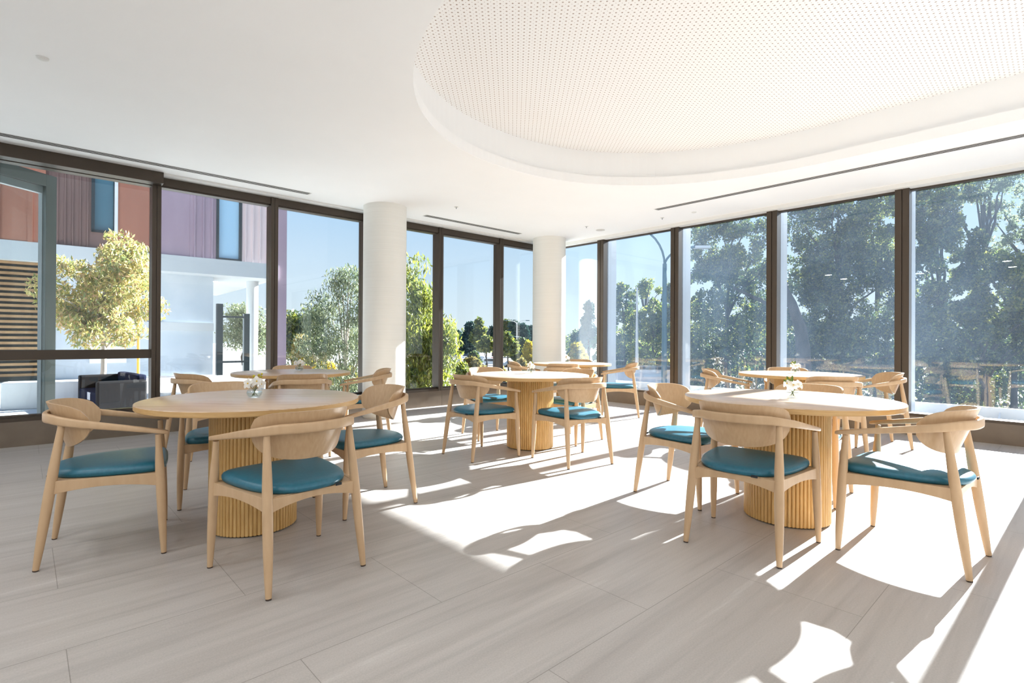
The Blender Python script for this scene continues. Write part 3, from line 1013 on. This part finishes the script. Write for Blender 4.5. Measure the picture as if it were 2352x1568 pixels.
# open grey glazed door leaf just outside the left bay
DR_ = empty('glass_door'); tag(DR_, 'grey framed glass door leaf standing open outside the far left window', 'door')
p0, p1 = Vector((-5.40, 4.90)), Vector((-5.128, 6.17))
an = math.atan2(p1.y - p0.y, p1.x - p0.x); ln = (p1 - p0).length
DR_.matrix_world = Matrix.Translation((p0.x, p0.y, 0)) @ Matrix.Rotation(an, 4, 'Z')
mb = MB(); mb.box(ln - .12, ln, -.05, .0, -.05, 2.98); mb.box(0, .12, -.05, .0, -.05, 2.98); mb.box(.12, ln - .12, -.05, .0, 2.84, 2.98); mb.box(.12, ln - .12, -.05, 0, -.05, .12)
mb.build('door_frame', M['grey_frame'], DR_, bevel=.003)
mb = MB(); mb.box(ln - .125, ln + .004, .0, .055, -.05, 2.90); mb.box(0, ln, .0, .055, 2.76, 2.84)
mb.build('door_edge', M['white_frame'], DR_)
MB().box(.12, ln - .12, -.03, -.022, .12, 2.84).build('pane', M['glass'], DR_)

# dark outdoor seat beyond the door, and two thin posts
BN = empty('outdoor_seat', (-6.45, 8.9, -.1), R(-42)); tag(BN, 'dark navy low outdoor seat on the bright paving beyond the left window', 'seat')
MB().box(-.55, .65, -.3, .35, .08, .34).build('cushion', M['navy'], BN, bevel=.04)
MB().box(-.55, .65, .25, .40, .30, .60).build('backrest', M['navy'], BN, bevel=.04)
MB().box(-.62, -.48, -.3, .38, .06, .56).build('arm', M['black'], BN, bevel=.03)
MB().box(.62, .74, -.3, .38, .06, .52).build('arm', M['black'], BN, bevel=.03)
for sx in (-.5, .6):
    MB().box(sx - .03, sx + .03, -.26, -.2, 0, .09).build('leg', M['black'], BN)
    MB().box(sx - .03, sx + .03, .26, .32, 0, .09).build('leg', M['black'], BN)
MB().box(.12, .30, -.306, -.29, .20, .32).build('label_patch', M['ledge'], BN)
o = MB().tube([(0, 0, 0), (0, 0, 1.9)], .035, 12).build('orange_pole', M['orange']); o.location = (px(122, 0, 10.2).x, 10.2, -.1)
tag(o, 'thin orange pole standing on the paving outside the far left window', 'pole')
o = MB().tube([(0, 0, 0), (0, 0, 2.9)], .03, 12).build('yellow_pole', M['yellow']); o.location = (px(318, 0, 12.4).x, 12.4, -.1)
tag(o, 'thin yellow pole beside the sunlit yellow tree', 'pole')
kb = MB().box(-.9, .9, -.2, .2, 0, .45).build('concrete_block', M['ledge'], bevel=.02)
kb.location = (px(165, 0, 9.3).x, 9.3, -.1); kb.rotation_euler = (0, 0, R(30)); tag(kb, 'pale concrete block beside the dark outdoor seat', 'block')
pl = MB().box(-.55, .55, -.05, .05, 0, .07).build('brick_edging', M['clad_orange'])
pl.location = (px(55, 0, 7.6).x, 7.6, -.1); pl.rotation_euler = (0, 0, R(10)); tag(pl, 'low brick-red edging strip on the paving below the grey door leaf', 'edging')

# ------------------------------------------------------------------ trees
def leaf_cloud(rs, clumps, n, size, aspect=.35, droop=.5, spread=.32):
    """quads scattered in clumps; returns vertices and faces"""
    cl = np.array([c[:3] for c in clumps]); rad = np.array([c[3] for c in clumps])
    w = rad ** 2; w = w / w.sum()
    idx = rs.choice(len(clumps), n, p=w)
    d = rs.normal(size=(n, 3)); d /= np.linalg.norm(d, axis=1)[:, None]
    r = rad[idx][:, None] * (rs.random((n, 1)) ** spread)
    c = cl[idx] + d * r
    ax = rs.normal(size=(n, 3)); ax[:, 2] -= droop * 2; ax /= np.linalg.norm(ax, axis=1)[:, None]
    q = rs.normal(size=(n, 3)); sd_ = np.cross(ax, q); sd_ /= np.linalg.norm(sd_, axis=1)[:, None]
    ln_ = size * (.6 + .8 * rs.random((n, 1)))
    a = c - ax * ln_ * .5; e = c + ax * ln_ * .5
    m1 = c - sd_ * ln_ * aspect * .5; m2 = c + sd_ * ln_ * aspect * .5
    v = np.stack([a, m1, e, m2], 1).reshape(-1, 3)
    f = np.arange(n * 4).reshape(-1, 4)
    return v, f

def quick_mesh(name, v, f, material, parent=None):
    me = bpy.data.meshes.new(name)
    me.vertices.add(len(v)); me.vertices.foreach_set('co', v.astype(np.float32).ravel())
    nf = len(f)
    me.loops.add(nf * 4); me.loops.foreach_set('vertex_index', f.astype(np.int32).ravel())
    me.polygons.add(nf)
    me.polygons.foreach_set('loop_start', np.arange(0, nf * 4, 4, dtype=np.int32))
    me.polygons.foreach_set('loop_total', np.full(nf, 4, dtype=np.int32))
    me.update(calc_edges=True)
    me.materials.append(material)
    o = bpy.data.objects.new(name, me); COL.objects.link(o)
    if parent: o.parent = parent
    return o

def tree(name, label, base, blobs, nleaf, size, lm, bark, seed, cat='tree', group=None, trunk_r=.12, clumps=60, clump_r=(.25, .55), aspect=.35, droop=.5, trunk=True, lean=None, branches=7):
    """blobs: crown ellipsoids (dx, dy, z, rx, ry, rz) around the base point"""
    rs = np.random.RandomState(seed)
    root = empty(name, base); tag(root, label, cat, group)
    cl = []
    vol = np.array([b_[3] * b_[4] * b_[5] for b_ in blobs]) ** .75; vol = vol / vol.sum()
    for k in range(clumps):
        b_ = blobs[rs.choice(len(blobs), p=vol)]
        d = rs.normal(size=3); d /= np.linalg.norm(d)
        r = rs.random() ** .42
        cr_ = rs.uniform(*clump_r)
        cl.append((b_[0] + d[0] * max(b_[3] - cr_ * .5, .05) * r, b_[1] + d[1] * max(b_[4] - cr_ * .5, .05) * r, b_[2] - base[2] + d[2] * max(b_[5] - cr_ * .5, .05) * r, cr_))
    v, f = leaf_cloud(rs, cl, nleaf, size, aspect, droop)
    quick_mesh('foliage', v, f, lm, root)
    if trunk:
        top = np.average(np.array([[b_[0], b_[1], b_[2] - base[2]] for b_ in blobs]), axis=0, weights=vol)
        zt_ = max(b_[2] + b_[5] * .5 - base[2] for b_ in blobs)
        if lean is None: lean = (0, 0)
        P = []
        for k in range(7):
            t = k / 6
            P.append((top[0] * t ** 1.5 + lean[0] * math.sin(t * PI) + .06 * math.sin(k * 2.1 + seed), top[1] * t ** 1.5 + lean[1] * math.sin(t * PI), zt_ * t * .92))
        tr_ = MB().tube(P, [trunk_r * (1 - .8 * k / 6) for k in range(7)], 10).build('trunk', bark, root, smooth=True)
        mb = MB()
        order = sorted(range(len(cl)), key=lambda i: -cl[i][3])
        for i in order[:branches]:
            c = Vector(cl[i][:3])
            t = min(max(c.z / zt_ - .25, .25), .9)
            j = min(int(t * 6), 5)
            s = Vector(P[j]).lerp(Vector(P[j + 1]), t * 6 - j)
            mid = s.lerp(c, .5) + Vector((0, 0, .12 * (c - s).length))
            mb.tube([s, mid, c], [trunk_r * .42, trunk_r * .27, trunk_r * .10], 7)
        mb.build('branches', bark, root, smooth=True)
    return root

def at_px(x, Y):
    return (x - CX) / FPX * Y
def z_px(y, Y):
    return EYE - (y - CY) / FPX * Y
def blob(base, x, y, Y, rx_px, ry_px, depth=None):
    """crown ellipsoid standing where the photograph shows it"""
    s = Y / FPX
    rx, rz = rx_px * s, ry_px * s
    return (at_px(x, Y) - base[0], Y - base[1], z_px(y, Y), rx, depth or rx, rz)

# sunlit tree before the red building
Y = 11.0
b0 = (at_px(235, Y), Y, -.1)
tree('yellow_tree', 'sunlit yellow-green young tree in front of the red building', b0,
     [blob(b0, 180, 690, Y, 95, 110), blob(b0, 270, 620, Y, 75, 90), blob(b0, 300, 700, Y, 80, 95), blob(b0, 225, 740, Y, 85, 70), blob(b0, 270, 570, Y, 40, 45)],
     15000, .105, L['yellow'], M['bark_pale'], 11, clumps=110, clump_r=(.14, .30), trunk_r=.06, aspect=.32, droop=.45)
# wispy gum left of the large column
Y = 13.5
b0 = (at_px(790, Y), Y, -5)
tree('gum_tree', 'tall wispy grey-green gum tree left of the large white column', b0,
     [blob(b0, 800, 650, Y, 60, 60), blob(b0, 745, 720, Y, 60, 70), blob(b0, 790, 790, Y, 90, 80), blob(b0, 720, 800, Y, 60, 60), blob(b0, 800, 880, Y, 80, 70), blob(b0, 860, 700, Y, 60, 110)],
     15000, .105, L['gum'], M['bark_pale'], 5, clumps=190, clump_r=(.16, .34), trunk_r=.07, aspect=.24, droop=.8, branches=12)
# lime gum right of the large column
Y = 12.5
b0 = (at_px(955, Y), Y, -5)
tree('gum_tree', 'lime-green sunlit gum tree right behind the large white column', b0,
     [blob(b0, 940, 650, Y, 50, 80), blob(b0, 965, 760, Y, 80, 90), blob(b0, 1005, 800, Y, 55, 80), blob(b0, 960, 870, Y, 100, 80), blob(b0, 1030, 770, Y, 40, 45), blob(b0, 975, 690, Y, 35, 60)],
     17000, .13, L['lime'], M['bark_pale'], 7, clumps=200, clump_r=(.16, .34), trunk_r=.08, aspect=.26, droop=.9, branches=10)
Y = 24
b0 = (at_px(560, Y), Y, -.1)
tree('courtyard_tree', 'dull green tree seen through the open passage under the red building', b0,
     [blob(b0, 545, 745, Y, 40, 60), blob(b0, 590, 760, Y, 40, 55)], 7000, .14, L['gum'], M['bark_dark'], 28, clumps=70, clump_r=(.25, .5), trunk_r=.10)
# round dark trees and shrubs far left
Y = 60
b0 = (at_px(672, Y), Y, -5)
tree('round_tree', 'round dull-green tree far off beside the red building', b0,
     [blob(b0, 668, 750, Y, 36, 40), blob(b0, 715, 742, Y, 30, 34), blob(b0, 690, 790, Y, 60, 30)], 8000, .5, L['mid'], M['bark_dark'], 21, clumps=60, clump_r=(.8, 1.6), trunk_r=.3)
Y = 26
b0 = (at_px(694, Y), Y, -5)
tree('young_tree', 'small light-green tree above the rear left table', b0,
     [blob(b0, 694, 790, Y, 17, 32), blob(b0, 700, 830, Y, 26, 26)], 5000, .16, L['olive'], M['bark_pale'], 23, clumps=60, clump_r=(.25, .45), trunk_r=.09)
Y = 20
b0 = (at_px(745, Y), Y, -5)
tree('flowering_shrub', 'yellow-flowering shrub behind the rear left table', b0,
     [blob(b0, 742, 850, Y, 34, 22), blob(b0, 705, 858, Y, 30, 20), blob(b0, 790, 865, Y, 36, 26)], 6000, .14, L['gold'], M['bark_pale'], 24, cat='shrub', clumps=60, clump_r=(.2, .4), trunk_r=.05)

# far dark trees around the car park
far = [(1080, 775, 18, 34, 210, 'pine', 'dark pointed evergreen left of the tall far trees'), (1100, 757, 20, 30, 205, 'mid', 'tallest loose green tree at the car park edge'),
       (1132, 772, 14, 26, 200, 'pine', 'dark evergreen against the second mullion right of the large column'), (1165, 760, 16, 28, 200, 'mid', 'loose green tree left of the far street lamps'),
       (1180, 770, 9, 32, 190, 'pine', 'narrow dark evergreen just left of the tall far street lamp'), (1200, 775, 18, 36, 190, 'pine', 'broad dark evergreen behind the far street lamps'),
       (1220, 775, 16, 34, 195, 'pine', 'dark evergreen half hidden by the smaller white column'), (1050, 780, 18, 26, 215, 'pine', 'dark evergreen behind the lime gum tree'),
       (1352, 740, 26, 52, 90, 'pine', 'tall dark conifer right of the smaller white column'), (1322, 790, 18, 34, 110, 'gum', 'grey-green tree beside the golden bush')]
for i, (x, y, rx, ry, Y, lm_, lab) in enumerate(far):
    b0 = (at_px(x, Y), Y, -5)
    bl = [blob(b0, x, y + ry * .45, Y, rx, ry * .6), blob(b0, x + (3 if i % 2 else -3), y, Y, rx * .7, ry * .6), blob(b0, x, y - ry * .55, Y, rx * .35, ry * .5)]
    tree('evergreen_tree' if lm_ == 'pine' else 'green_tree', lab, b0, bl, 4200, Y * .0075, L[lm_], M['bark_dark'], 40 + i, group='trees around the far car park',
         clumps=46, clump_r=(Y * .005, Y * .011), trunk_r=.35, droop=.0, aspect=.5, branches=3)
mid_ = [(1085, 838, 34, 20, 45, 'olive', 'olive and orange shrub below the car park'), (1118, 786, 20, 16, 70, 'mid', 'round green tree among the parked cars'),
        (1168, 788, 22, 30, 60, 'mid', 'spreading green tree left of the golden cypress'), (1196, 800, 26, 28, 62, 'dark', 'dark spreading tree behind the golden cypress'),
        (1090, 822, 13, 14, 60, 'dark', 'small dark bush in front of the parked cars'), (1195, 838, 16, 16, 40, 'olive', 'pale green bush left of the smaller white column'),
        (1060, 850, 30, 20, 36, 'lime', 'yellow-green shrub under the lime gum tree'), (1213, 812, 11, 34, 42, 'gold', 'pointed golden cypress beside the smaller white column'),
        (1328, 808, 25, 27, 38, 'gold', 'rounded golden bush right of the smaller white column'), (1345, 845, 26, 22, 30, 'mid', 'green bush at the foot of the golden bush'),
        (1150, 860, 26, 18, 30, 'olive', 'olive shrub behind the left chair of the farthest table')]
for i, (x, y, rx, ry, Y, lm_, lab) in enumerate(mid_):
    b0 = (at_px(x, Y), Y, -5)
    bl = [blob(b0, x, y + ry * .35, Y, rx, ry * .7), blob(b0, x + (2 if i % 2 else -2), y - ry * .3, Y, rx * .6, ry * .7)]
    nm = {'gold': 'golden_bush', 'olive': 'olive_shrub', 'mid': 'green_tree', 'dark': 'dark_bush', 'lime': 'lime_shrub'}[lm_]
    tree(nm, lab, b0, bl, 4200, Y * .0085 if Y > 35 else .25, L[lm_], M['bark_dark'], 70 + i, cat='tree' if lm_ in ('mid',) else 'bush', group='shrubs and trees around the car park',
         clumps=46, clump_r=(Y * .0045, Y * .010), trunk_r=.15, droop=.1, aspect=.5, branches=3)

# the belt of tall trees beyond the right windows
belt = [
 # crown regions (x0, x1, y0, y1) in the view, depth, leaves, material, label
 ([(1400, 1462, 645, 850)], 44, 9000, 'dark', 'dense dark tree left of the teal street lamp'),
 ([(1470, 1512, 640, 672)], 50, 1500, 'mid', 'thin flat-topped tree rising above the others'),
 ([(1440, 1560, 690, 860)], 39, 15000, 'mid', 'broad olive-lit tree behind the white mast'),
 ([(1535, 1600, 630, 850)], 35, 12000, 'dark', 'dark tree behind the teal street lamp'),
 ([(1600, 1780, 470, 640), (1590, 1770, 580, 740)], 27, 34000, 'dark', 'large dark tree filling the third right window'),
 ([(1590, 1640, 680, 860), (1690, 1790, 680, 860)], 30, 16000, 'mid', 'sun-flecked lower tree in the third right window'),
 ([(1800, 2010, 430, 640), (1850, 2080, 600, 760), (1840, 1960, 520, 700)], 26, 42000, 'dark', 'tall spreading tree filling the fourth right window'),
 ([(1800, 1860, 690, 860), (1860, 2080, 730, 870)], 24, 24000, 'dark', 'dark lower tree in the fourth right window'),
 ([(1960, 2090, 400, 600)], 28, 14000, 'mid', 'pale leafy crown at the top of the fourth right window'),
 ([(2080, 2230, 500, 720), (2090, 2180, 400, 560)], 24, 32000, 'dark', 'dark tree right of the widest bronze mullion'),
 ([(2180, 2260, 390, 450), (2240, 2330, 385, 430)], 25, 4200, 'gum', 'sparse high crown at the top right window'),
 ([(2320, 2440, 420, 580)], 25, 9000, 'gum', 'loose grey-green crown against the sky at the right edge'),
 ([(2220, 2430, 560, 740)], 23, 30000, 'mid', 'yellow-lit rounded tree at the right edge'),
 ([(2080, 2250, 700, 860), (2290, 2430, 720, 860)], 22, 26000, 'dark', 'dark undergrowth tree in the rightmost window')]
for i, (regs, Y, nl, lm_, lab) in enumerate(belt):
    rr = random.Random(900 + i)
    x_mid = sum((r_[0] + r_[1]) / 2 for r_ in regs) / len(regs)
    b0 = (at_px(x_mid, Y), Y, -5)
    cl = []
    px_r = 15.0 if Y < 32 else 10.0
    for (x0, x1, y0, y1) in regs:
        w_, h_ = x1 - x0, y1 - y0
        k_ = int(w_ * h_ / (PI * px_r ** 2) * 2.6) + 6
        for q in range(k_):
            a_, r_ = rr.random() * 2 * PI, rr.random() ** .42
            ca, sa = math.cos(a_), math.sin(a_)
            ex = (x0 + x1) / 2 + math.copysign(abs(ca) ** .75, ca) * r_ * w_ * .5
            ey = (y0 + y1) / 2 + math.copysign(abs(sa) ** .75, sa) * r_ * h_ * .5
            cl.append((at_px(ex, Y) - b0[0], rr.uniform(-1.5, 1.5), z_px(ey, Y) + 5, px_r * rr.uniform(.6, 1.35) * Y / FPX))
    root = empty('tall_tree', b0); tag(root, lab, 'tree', 'belt of trees beyond the right windows')
    rs_ = np.random.RandomState(300 + i)
    v, f = leaf_cloud(rs_, cl, nl, .135 if Y < 32 else .22, .55, .2, .42)
    quick_mesh('foliage', v, f, L[lm_], root)
    cx_ = sum(c[0] for c in cl) / len(cl); zt_ = sorted(c[2] for c in cl)[int(len(cl) * .8)]
    sw = rr.uniform(-.8, .8)
    P = [(cx_ * (k / 6) ** 1.4 + sw * math.sin(PI * k / 6) * .6, 0, zt_ * k / 6) for k in range(7)]
    MB().tube(P, [.17 * (1 - .82 * k / 6) for k in range(7)], 10).build('trunk', M['bark_dark'], root, smooth=True)
    mb = MB()
    for c in rr.sample(cl, min(9, len(cl))):
        c = Vector(c[:3]); t = min(max(c.z / zt_ * .75, .3), .92)
        j_ = min(int(t * 6), 5); s_ = Vector(P[j_]).lerp(Vector(P[j_ + 1]), t * 6 - j_)
        m_1 = s_.lerp(c, .35) + Vector((rr.uniform(-.2, .2), 0, .25)); m_2 = s_.lerp(c, .7) + Vector((rr.uniform(-.2, .2), 0, .2))
        mb.tube([s_, m_1, m_2, c], [.065, .05, .035, .015], 7)
    mb.build('branches', M['bark_dark'], root, smooth=True)
# leaning dark trunk seen in the fourth right window
Y = 20
root = empty('leaning_tree', (at_px(1850, Y), Y, -5)); tag(root, 'dark leaning tree trunk at the left of the fourth right window', 'tree')
P = [(0, 0, 0), (0, 0, 4.3), (-.1, 0, z_px(790, Y) + 5), (at_px(1838, Y) - at_px(1850, Y), 0, z_px(745, Y) + 5), (at_px(1818, Y) - at_px(1850, Y), 0, z_px(690, Y) + 5), (at_px(1800, Y) - at_px(1850, Y), 0, z_px(655, Y) + 5), (at_px(1790, Y) - at_px(1850, Y), 0, z_px(560, Y) + 5)]
MB().tube(P, [.30, .26, .24, .20, .17, .14, .08], 12).build('trunk', M['bark_dark'], root, smooth=True)
q0, q1, q2 = Vector(P[4]), Vector((at_px(1790, Y) - at_px(1850, Y), .2, z_px(700, Y) + 5)), Vector((at_px(1700, Y) - at_px(1850, Y), .6, z_px(650, Y) + 5))
MB().tube([q0, q1, q2], [.10, .08, .05], 9).build('branch', M['bark_dark'], root, smooth=True)
# undergrowth that nobody could count
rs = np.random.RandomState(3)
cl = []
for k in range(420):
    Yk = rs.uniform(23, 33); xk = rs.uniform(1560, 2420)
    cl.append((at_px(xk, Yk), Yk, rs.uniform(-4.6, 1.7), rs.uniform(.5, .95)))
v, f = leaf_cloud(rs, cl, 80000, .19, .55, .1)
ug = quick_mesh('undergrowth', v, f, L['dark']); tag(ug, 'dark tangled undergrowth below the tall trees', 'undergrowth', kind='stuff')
cl = []
for k in range(160):
    Yk = rs.uniform(45, 120); xk = rs.uniform(1380, 1620)
    cl.append((at_px(xk, Yk), Yk, rs.uniform(-4.6, 1.0), rs.uniform(1.0, 2.2)))
for k in range(150):
    Yk = rs.uniform(250, 330); xk = rs.uniform(640, 1420)
    cl.append((at_px(xk, Yk), Yk, rs.uniform(-4.6, 2.5), rs.uniform(3, 6)))
v, f = leaf_cloud(rs, cl, 34000, .9, .6, .0)
tl_ = quick_mesh('distant_treeline', v, f, L['dark']); tag(tl_, 'distant dark treeline behind the car park', 'treeline', kind='stuff')

# ------------------------------------------------------------------ street lamps and posts
SL = empty('street_lamp'); Y = 22
SL.location = (at_px(1526, Y), Y, -5); tag(SL, 'tall teal-grey street lamp with two curved arms beyond the right windows', 'street lamp')
zf = z_px(600, Y) + 5
MB().tube([(0, 0, 0), (0, 0, zf)], [.15, .085], 14).build('pole', M['lamp_post'], SL, smooth=True)
for sx, end in ((-1, (-1.35, 0, zf + 1.5)), (1, (1.25, 0, zf + .70))):
    pts = []
    for k in range(9):
        t = k / 8
        a = t * PI / 2
        pts.append((end[0] * (1 - math.cos(a)), 0, zf - .1 + (end[2] - zf + .1) * math.sin(a)))
    pts[0] = (0, 0, zf - .15)
    ar = MB().tube(pts, .045, 10).build('arm', M['lamp_post'], SL, smooth=True)
    ex, _, ez = pts[-1]
    MB().box(min(ex, ex + sx * .62), max(ex, ex + sx * .62), -.14, .14, ez - .06, ez + .05).build('lamp_head', M['white_post'], SL, bevel=.02)
def far_lamp(x, ytop, Y, arms, lab):
    r = empty('street_lamp', (at_px(x, Y), Y, -5)); tag(r, lab, 'street lamp', 'far street lamps in the car park')
    zt_ = z_px(ytop, Y) + 5
    MB().tube([(0, 0, 0), (0, 0, zt_ - .9)], .10, 8).build('pole', M['white_post'], r)
    for sx in arms:
        pts = [(sx * 2.4 * (1 - math.cos(t)), 0, zt_ - .9 + .9 * math.sin(t)) for t in (0, .4, .8, 1.2, 1.57)]
        MB().tube(pts, .07, 7).build('arm', M['white_post'], r)
        MB().box(min(sx * 2.2, sx * 3.1), max(sx * 2.2, sx * 3.1), -.2, .2, zt_ - .1, zt_ + .08).build('lamp_head', M['lamp_post'], r)
far_lamp(1187, 732, 130, (-1, 1), 'tall white street lamp with twin curved arms at the far car park')
far_lamp(1208, 769, 110, (-1,), 'shorter white street lamp with one arm near the smaller column')
o = MB().tube([(0, 0, 0), (0, 0, z_px(655, 34) + 5)], [.16, .05], 12).build('white_mast', M['white_post']); o.location = (at_px(1463, 34), 34, -5)
tag(o, 'slim white tapering mast left of the teal street lamp', 'mast')

# ------------------------------------------------------------------ vehicles
def make_car(col_m, van=False):
    root = empty('parked_car')
    Lc, Wc = 4.4, 1.76
    if van:
        prof = [(-2.2, .35), (-2.2, .95), (-2.1, 1.65), (-1.6, 1.75), (.7, 1.72), (1.3, 1.10), (2.1, .98), (2.2, .6), (2.2, .35)]
        win = [(-2.0, 1.02), (-1.9, 1.58), (.62, 1.60), (1.12, 1.08)]
    else:
        prof = [(-2.2, .32), (-2.22, .80), (-1.9, .95), (-1.45, 1.0), (-.85, 1.42), (.35, 1.44), (1.05, 1.0), (2.0, .86), (2.2, .60), (2.2, .32)]
        win = [(-1.3, 1.0), (-.82, 1.36), (.30, 1.38), (.88, 1.0)]
    mb = MB(); mb.loft([[(x, s * Wc / 2, z) for x, z in prof] for s in (-1, 1)])
    mb.build('body', col_m, root, bevel=.06)
    mb = MB(); mb.loft([[(x, s * (Wc / 2 + .012), z) for x, z in win] for s in (-1, 1)])
    mb.build('window', M['car_glass'], root)
    for x in (-1.35, 1.35):
        for s in (-1, 1):
            MB().tube([(x, s * (Wc / 2 - .2), .32), (x, s * (Wc / 2 + .02), .32)], .32, 16).build('wheel', M['tyre'], root)
    return root
paints = {'white': mat('white_car_paint', (.80, .82, .84), .25), 'silver': mat('silver_car_paint', (.45, .48, .52), .3, .4),
          'blue': mat('blue_car_paint', (.05, .12, .32), .25), 'red': mat('red_car_paint', (.32, .03, .03), .25), 'dark': mat('dark_car_paint', (.04, .05, .06), .25)}
cars = [(1130, 829, 127, 'white', True, 8, 'white four-wheel-drive closest in the far car park'), (1066, 815, 150, 'white', False, 60, 'white hatchback beside the lime gum tree leaves'),
        (1072, 806, 175, 'dark', False, 80, 'dark car behind the white hatchback'), (1082, 803, 190, 'silver', False, 75, 'silver car with a pale roof in the second far row'),
        (1088, 806, 170, 'blue', False, 100, 'blue car in the middle of the far car park'), (1096, 797, 200, 'white', True, 90, 'white van at the back of the far car park'),
        (1097, 807, 165, 'silver', False, 70, 'silver car in front of the white van'), (1112, 818, 145, 'silver', True, 85, 'silver wagon left of the red car'),
        (1118, 816, 140, 'white', True, 95, 'white people carrier right of the small dark bush'), (1134, 816, 142, 'red', False, 20, 'red car above the white four-wheel-drive'),
        (1092, 834, 118, 'white', False, 5, 'white car roof showing over the shrubs'), (975, 800, 120, 'white', True, 30, 'white van glimpsed through the lime gum tree'),
        (1176, 818, 120, 'silver', False, 15, 'silver car glimpsed left of the smaller column'), (745, 828, 95, 'white', False, 20, 'white car glimpsed below the wispy gum tree'),
        (770, 838, 85, 'silver', False, 35, 'silver car glimpsed below the wispy gum tree, right of the white one')]
pc = {}
for (x, y, Y, cn, van, a, lab) in cars:
    k = (cn, van)
    if k in pc: c = copy_tree(pc[k])
    else:
        c = make_car(paints[cn], van); pc[k] = c
    c.location = (at_px(x, Y), Y, -5); c.rotation_euler = (0, 0, R(a))
    tag(c, lab, 'car', 'cars in the far car park')
# white truck beyond the second right window
TK = empty('delivery_truck'); Y = 30
TK.location = (at_px(1480, Y), Y, -3.4); TK.rotation_euler = (0, 0, R(-4)); tag(TK, 'white box truck with dark chassis seen low behind the right chair', 'truck')
MB().box(-1.65, 2.2, -.9, .9, .95, 2.95).build('cargo_box', M['ledge'], TK, bevel=.04)
MB().box(2.3, 3.6, -.85, .85, .5, 2.4).build('cab', M['ledge'], TK, bevel=.12)
MB().box(2.6, 3.62, -.86, .86, 1.4, 2.1).build('cab_window', M['car_glass'], TK)
MB().box(-1.6, 3.4, -.5, .5, .55, .95).build('chassis', M['black'], TK)
MB().box(-1.7, 2.25, -.95, .95, 2.93, 3.06).build('roof_edge', M['steel'], TK)
for x in (-.9, 2.9):
    for s in (-1, 1):
        MB().tube([(x, s * .62, .42), (x, s * .9, .42)], .42, 18).build('wheel', M['tyre'], TK)
yard = MB().box(at_px(1380, 30), at_px(1640, 30), 26, 36, -5, -3.4).build('road', M['paving']); struct(yard)
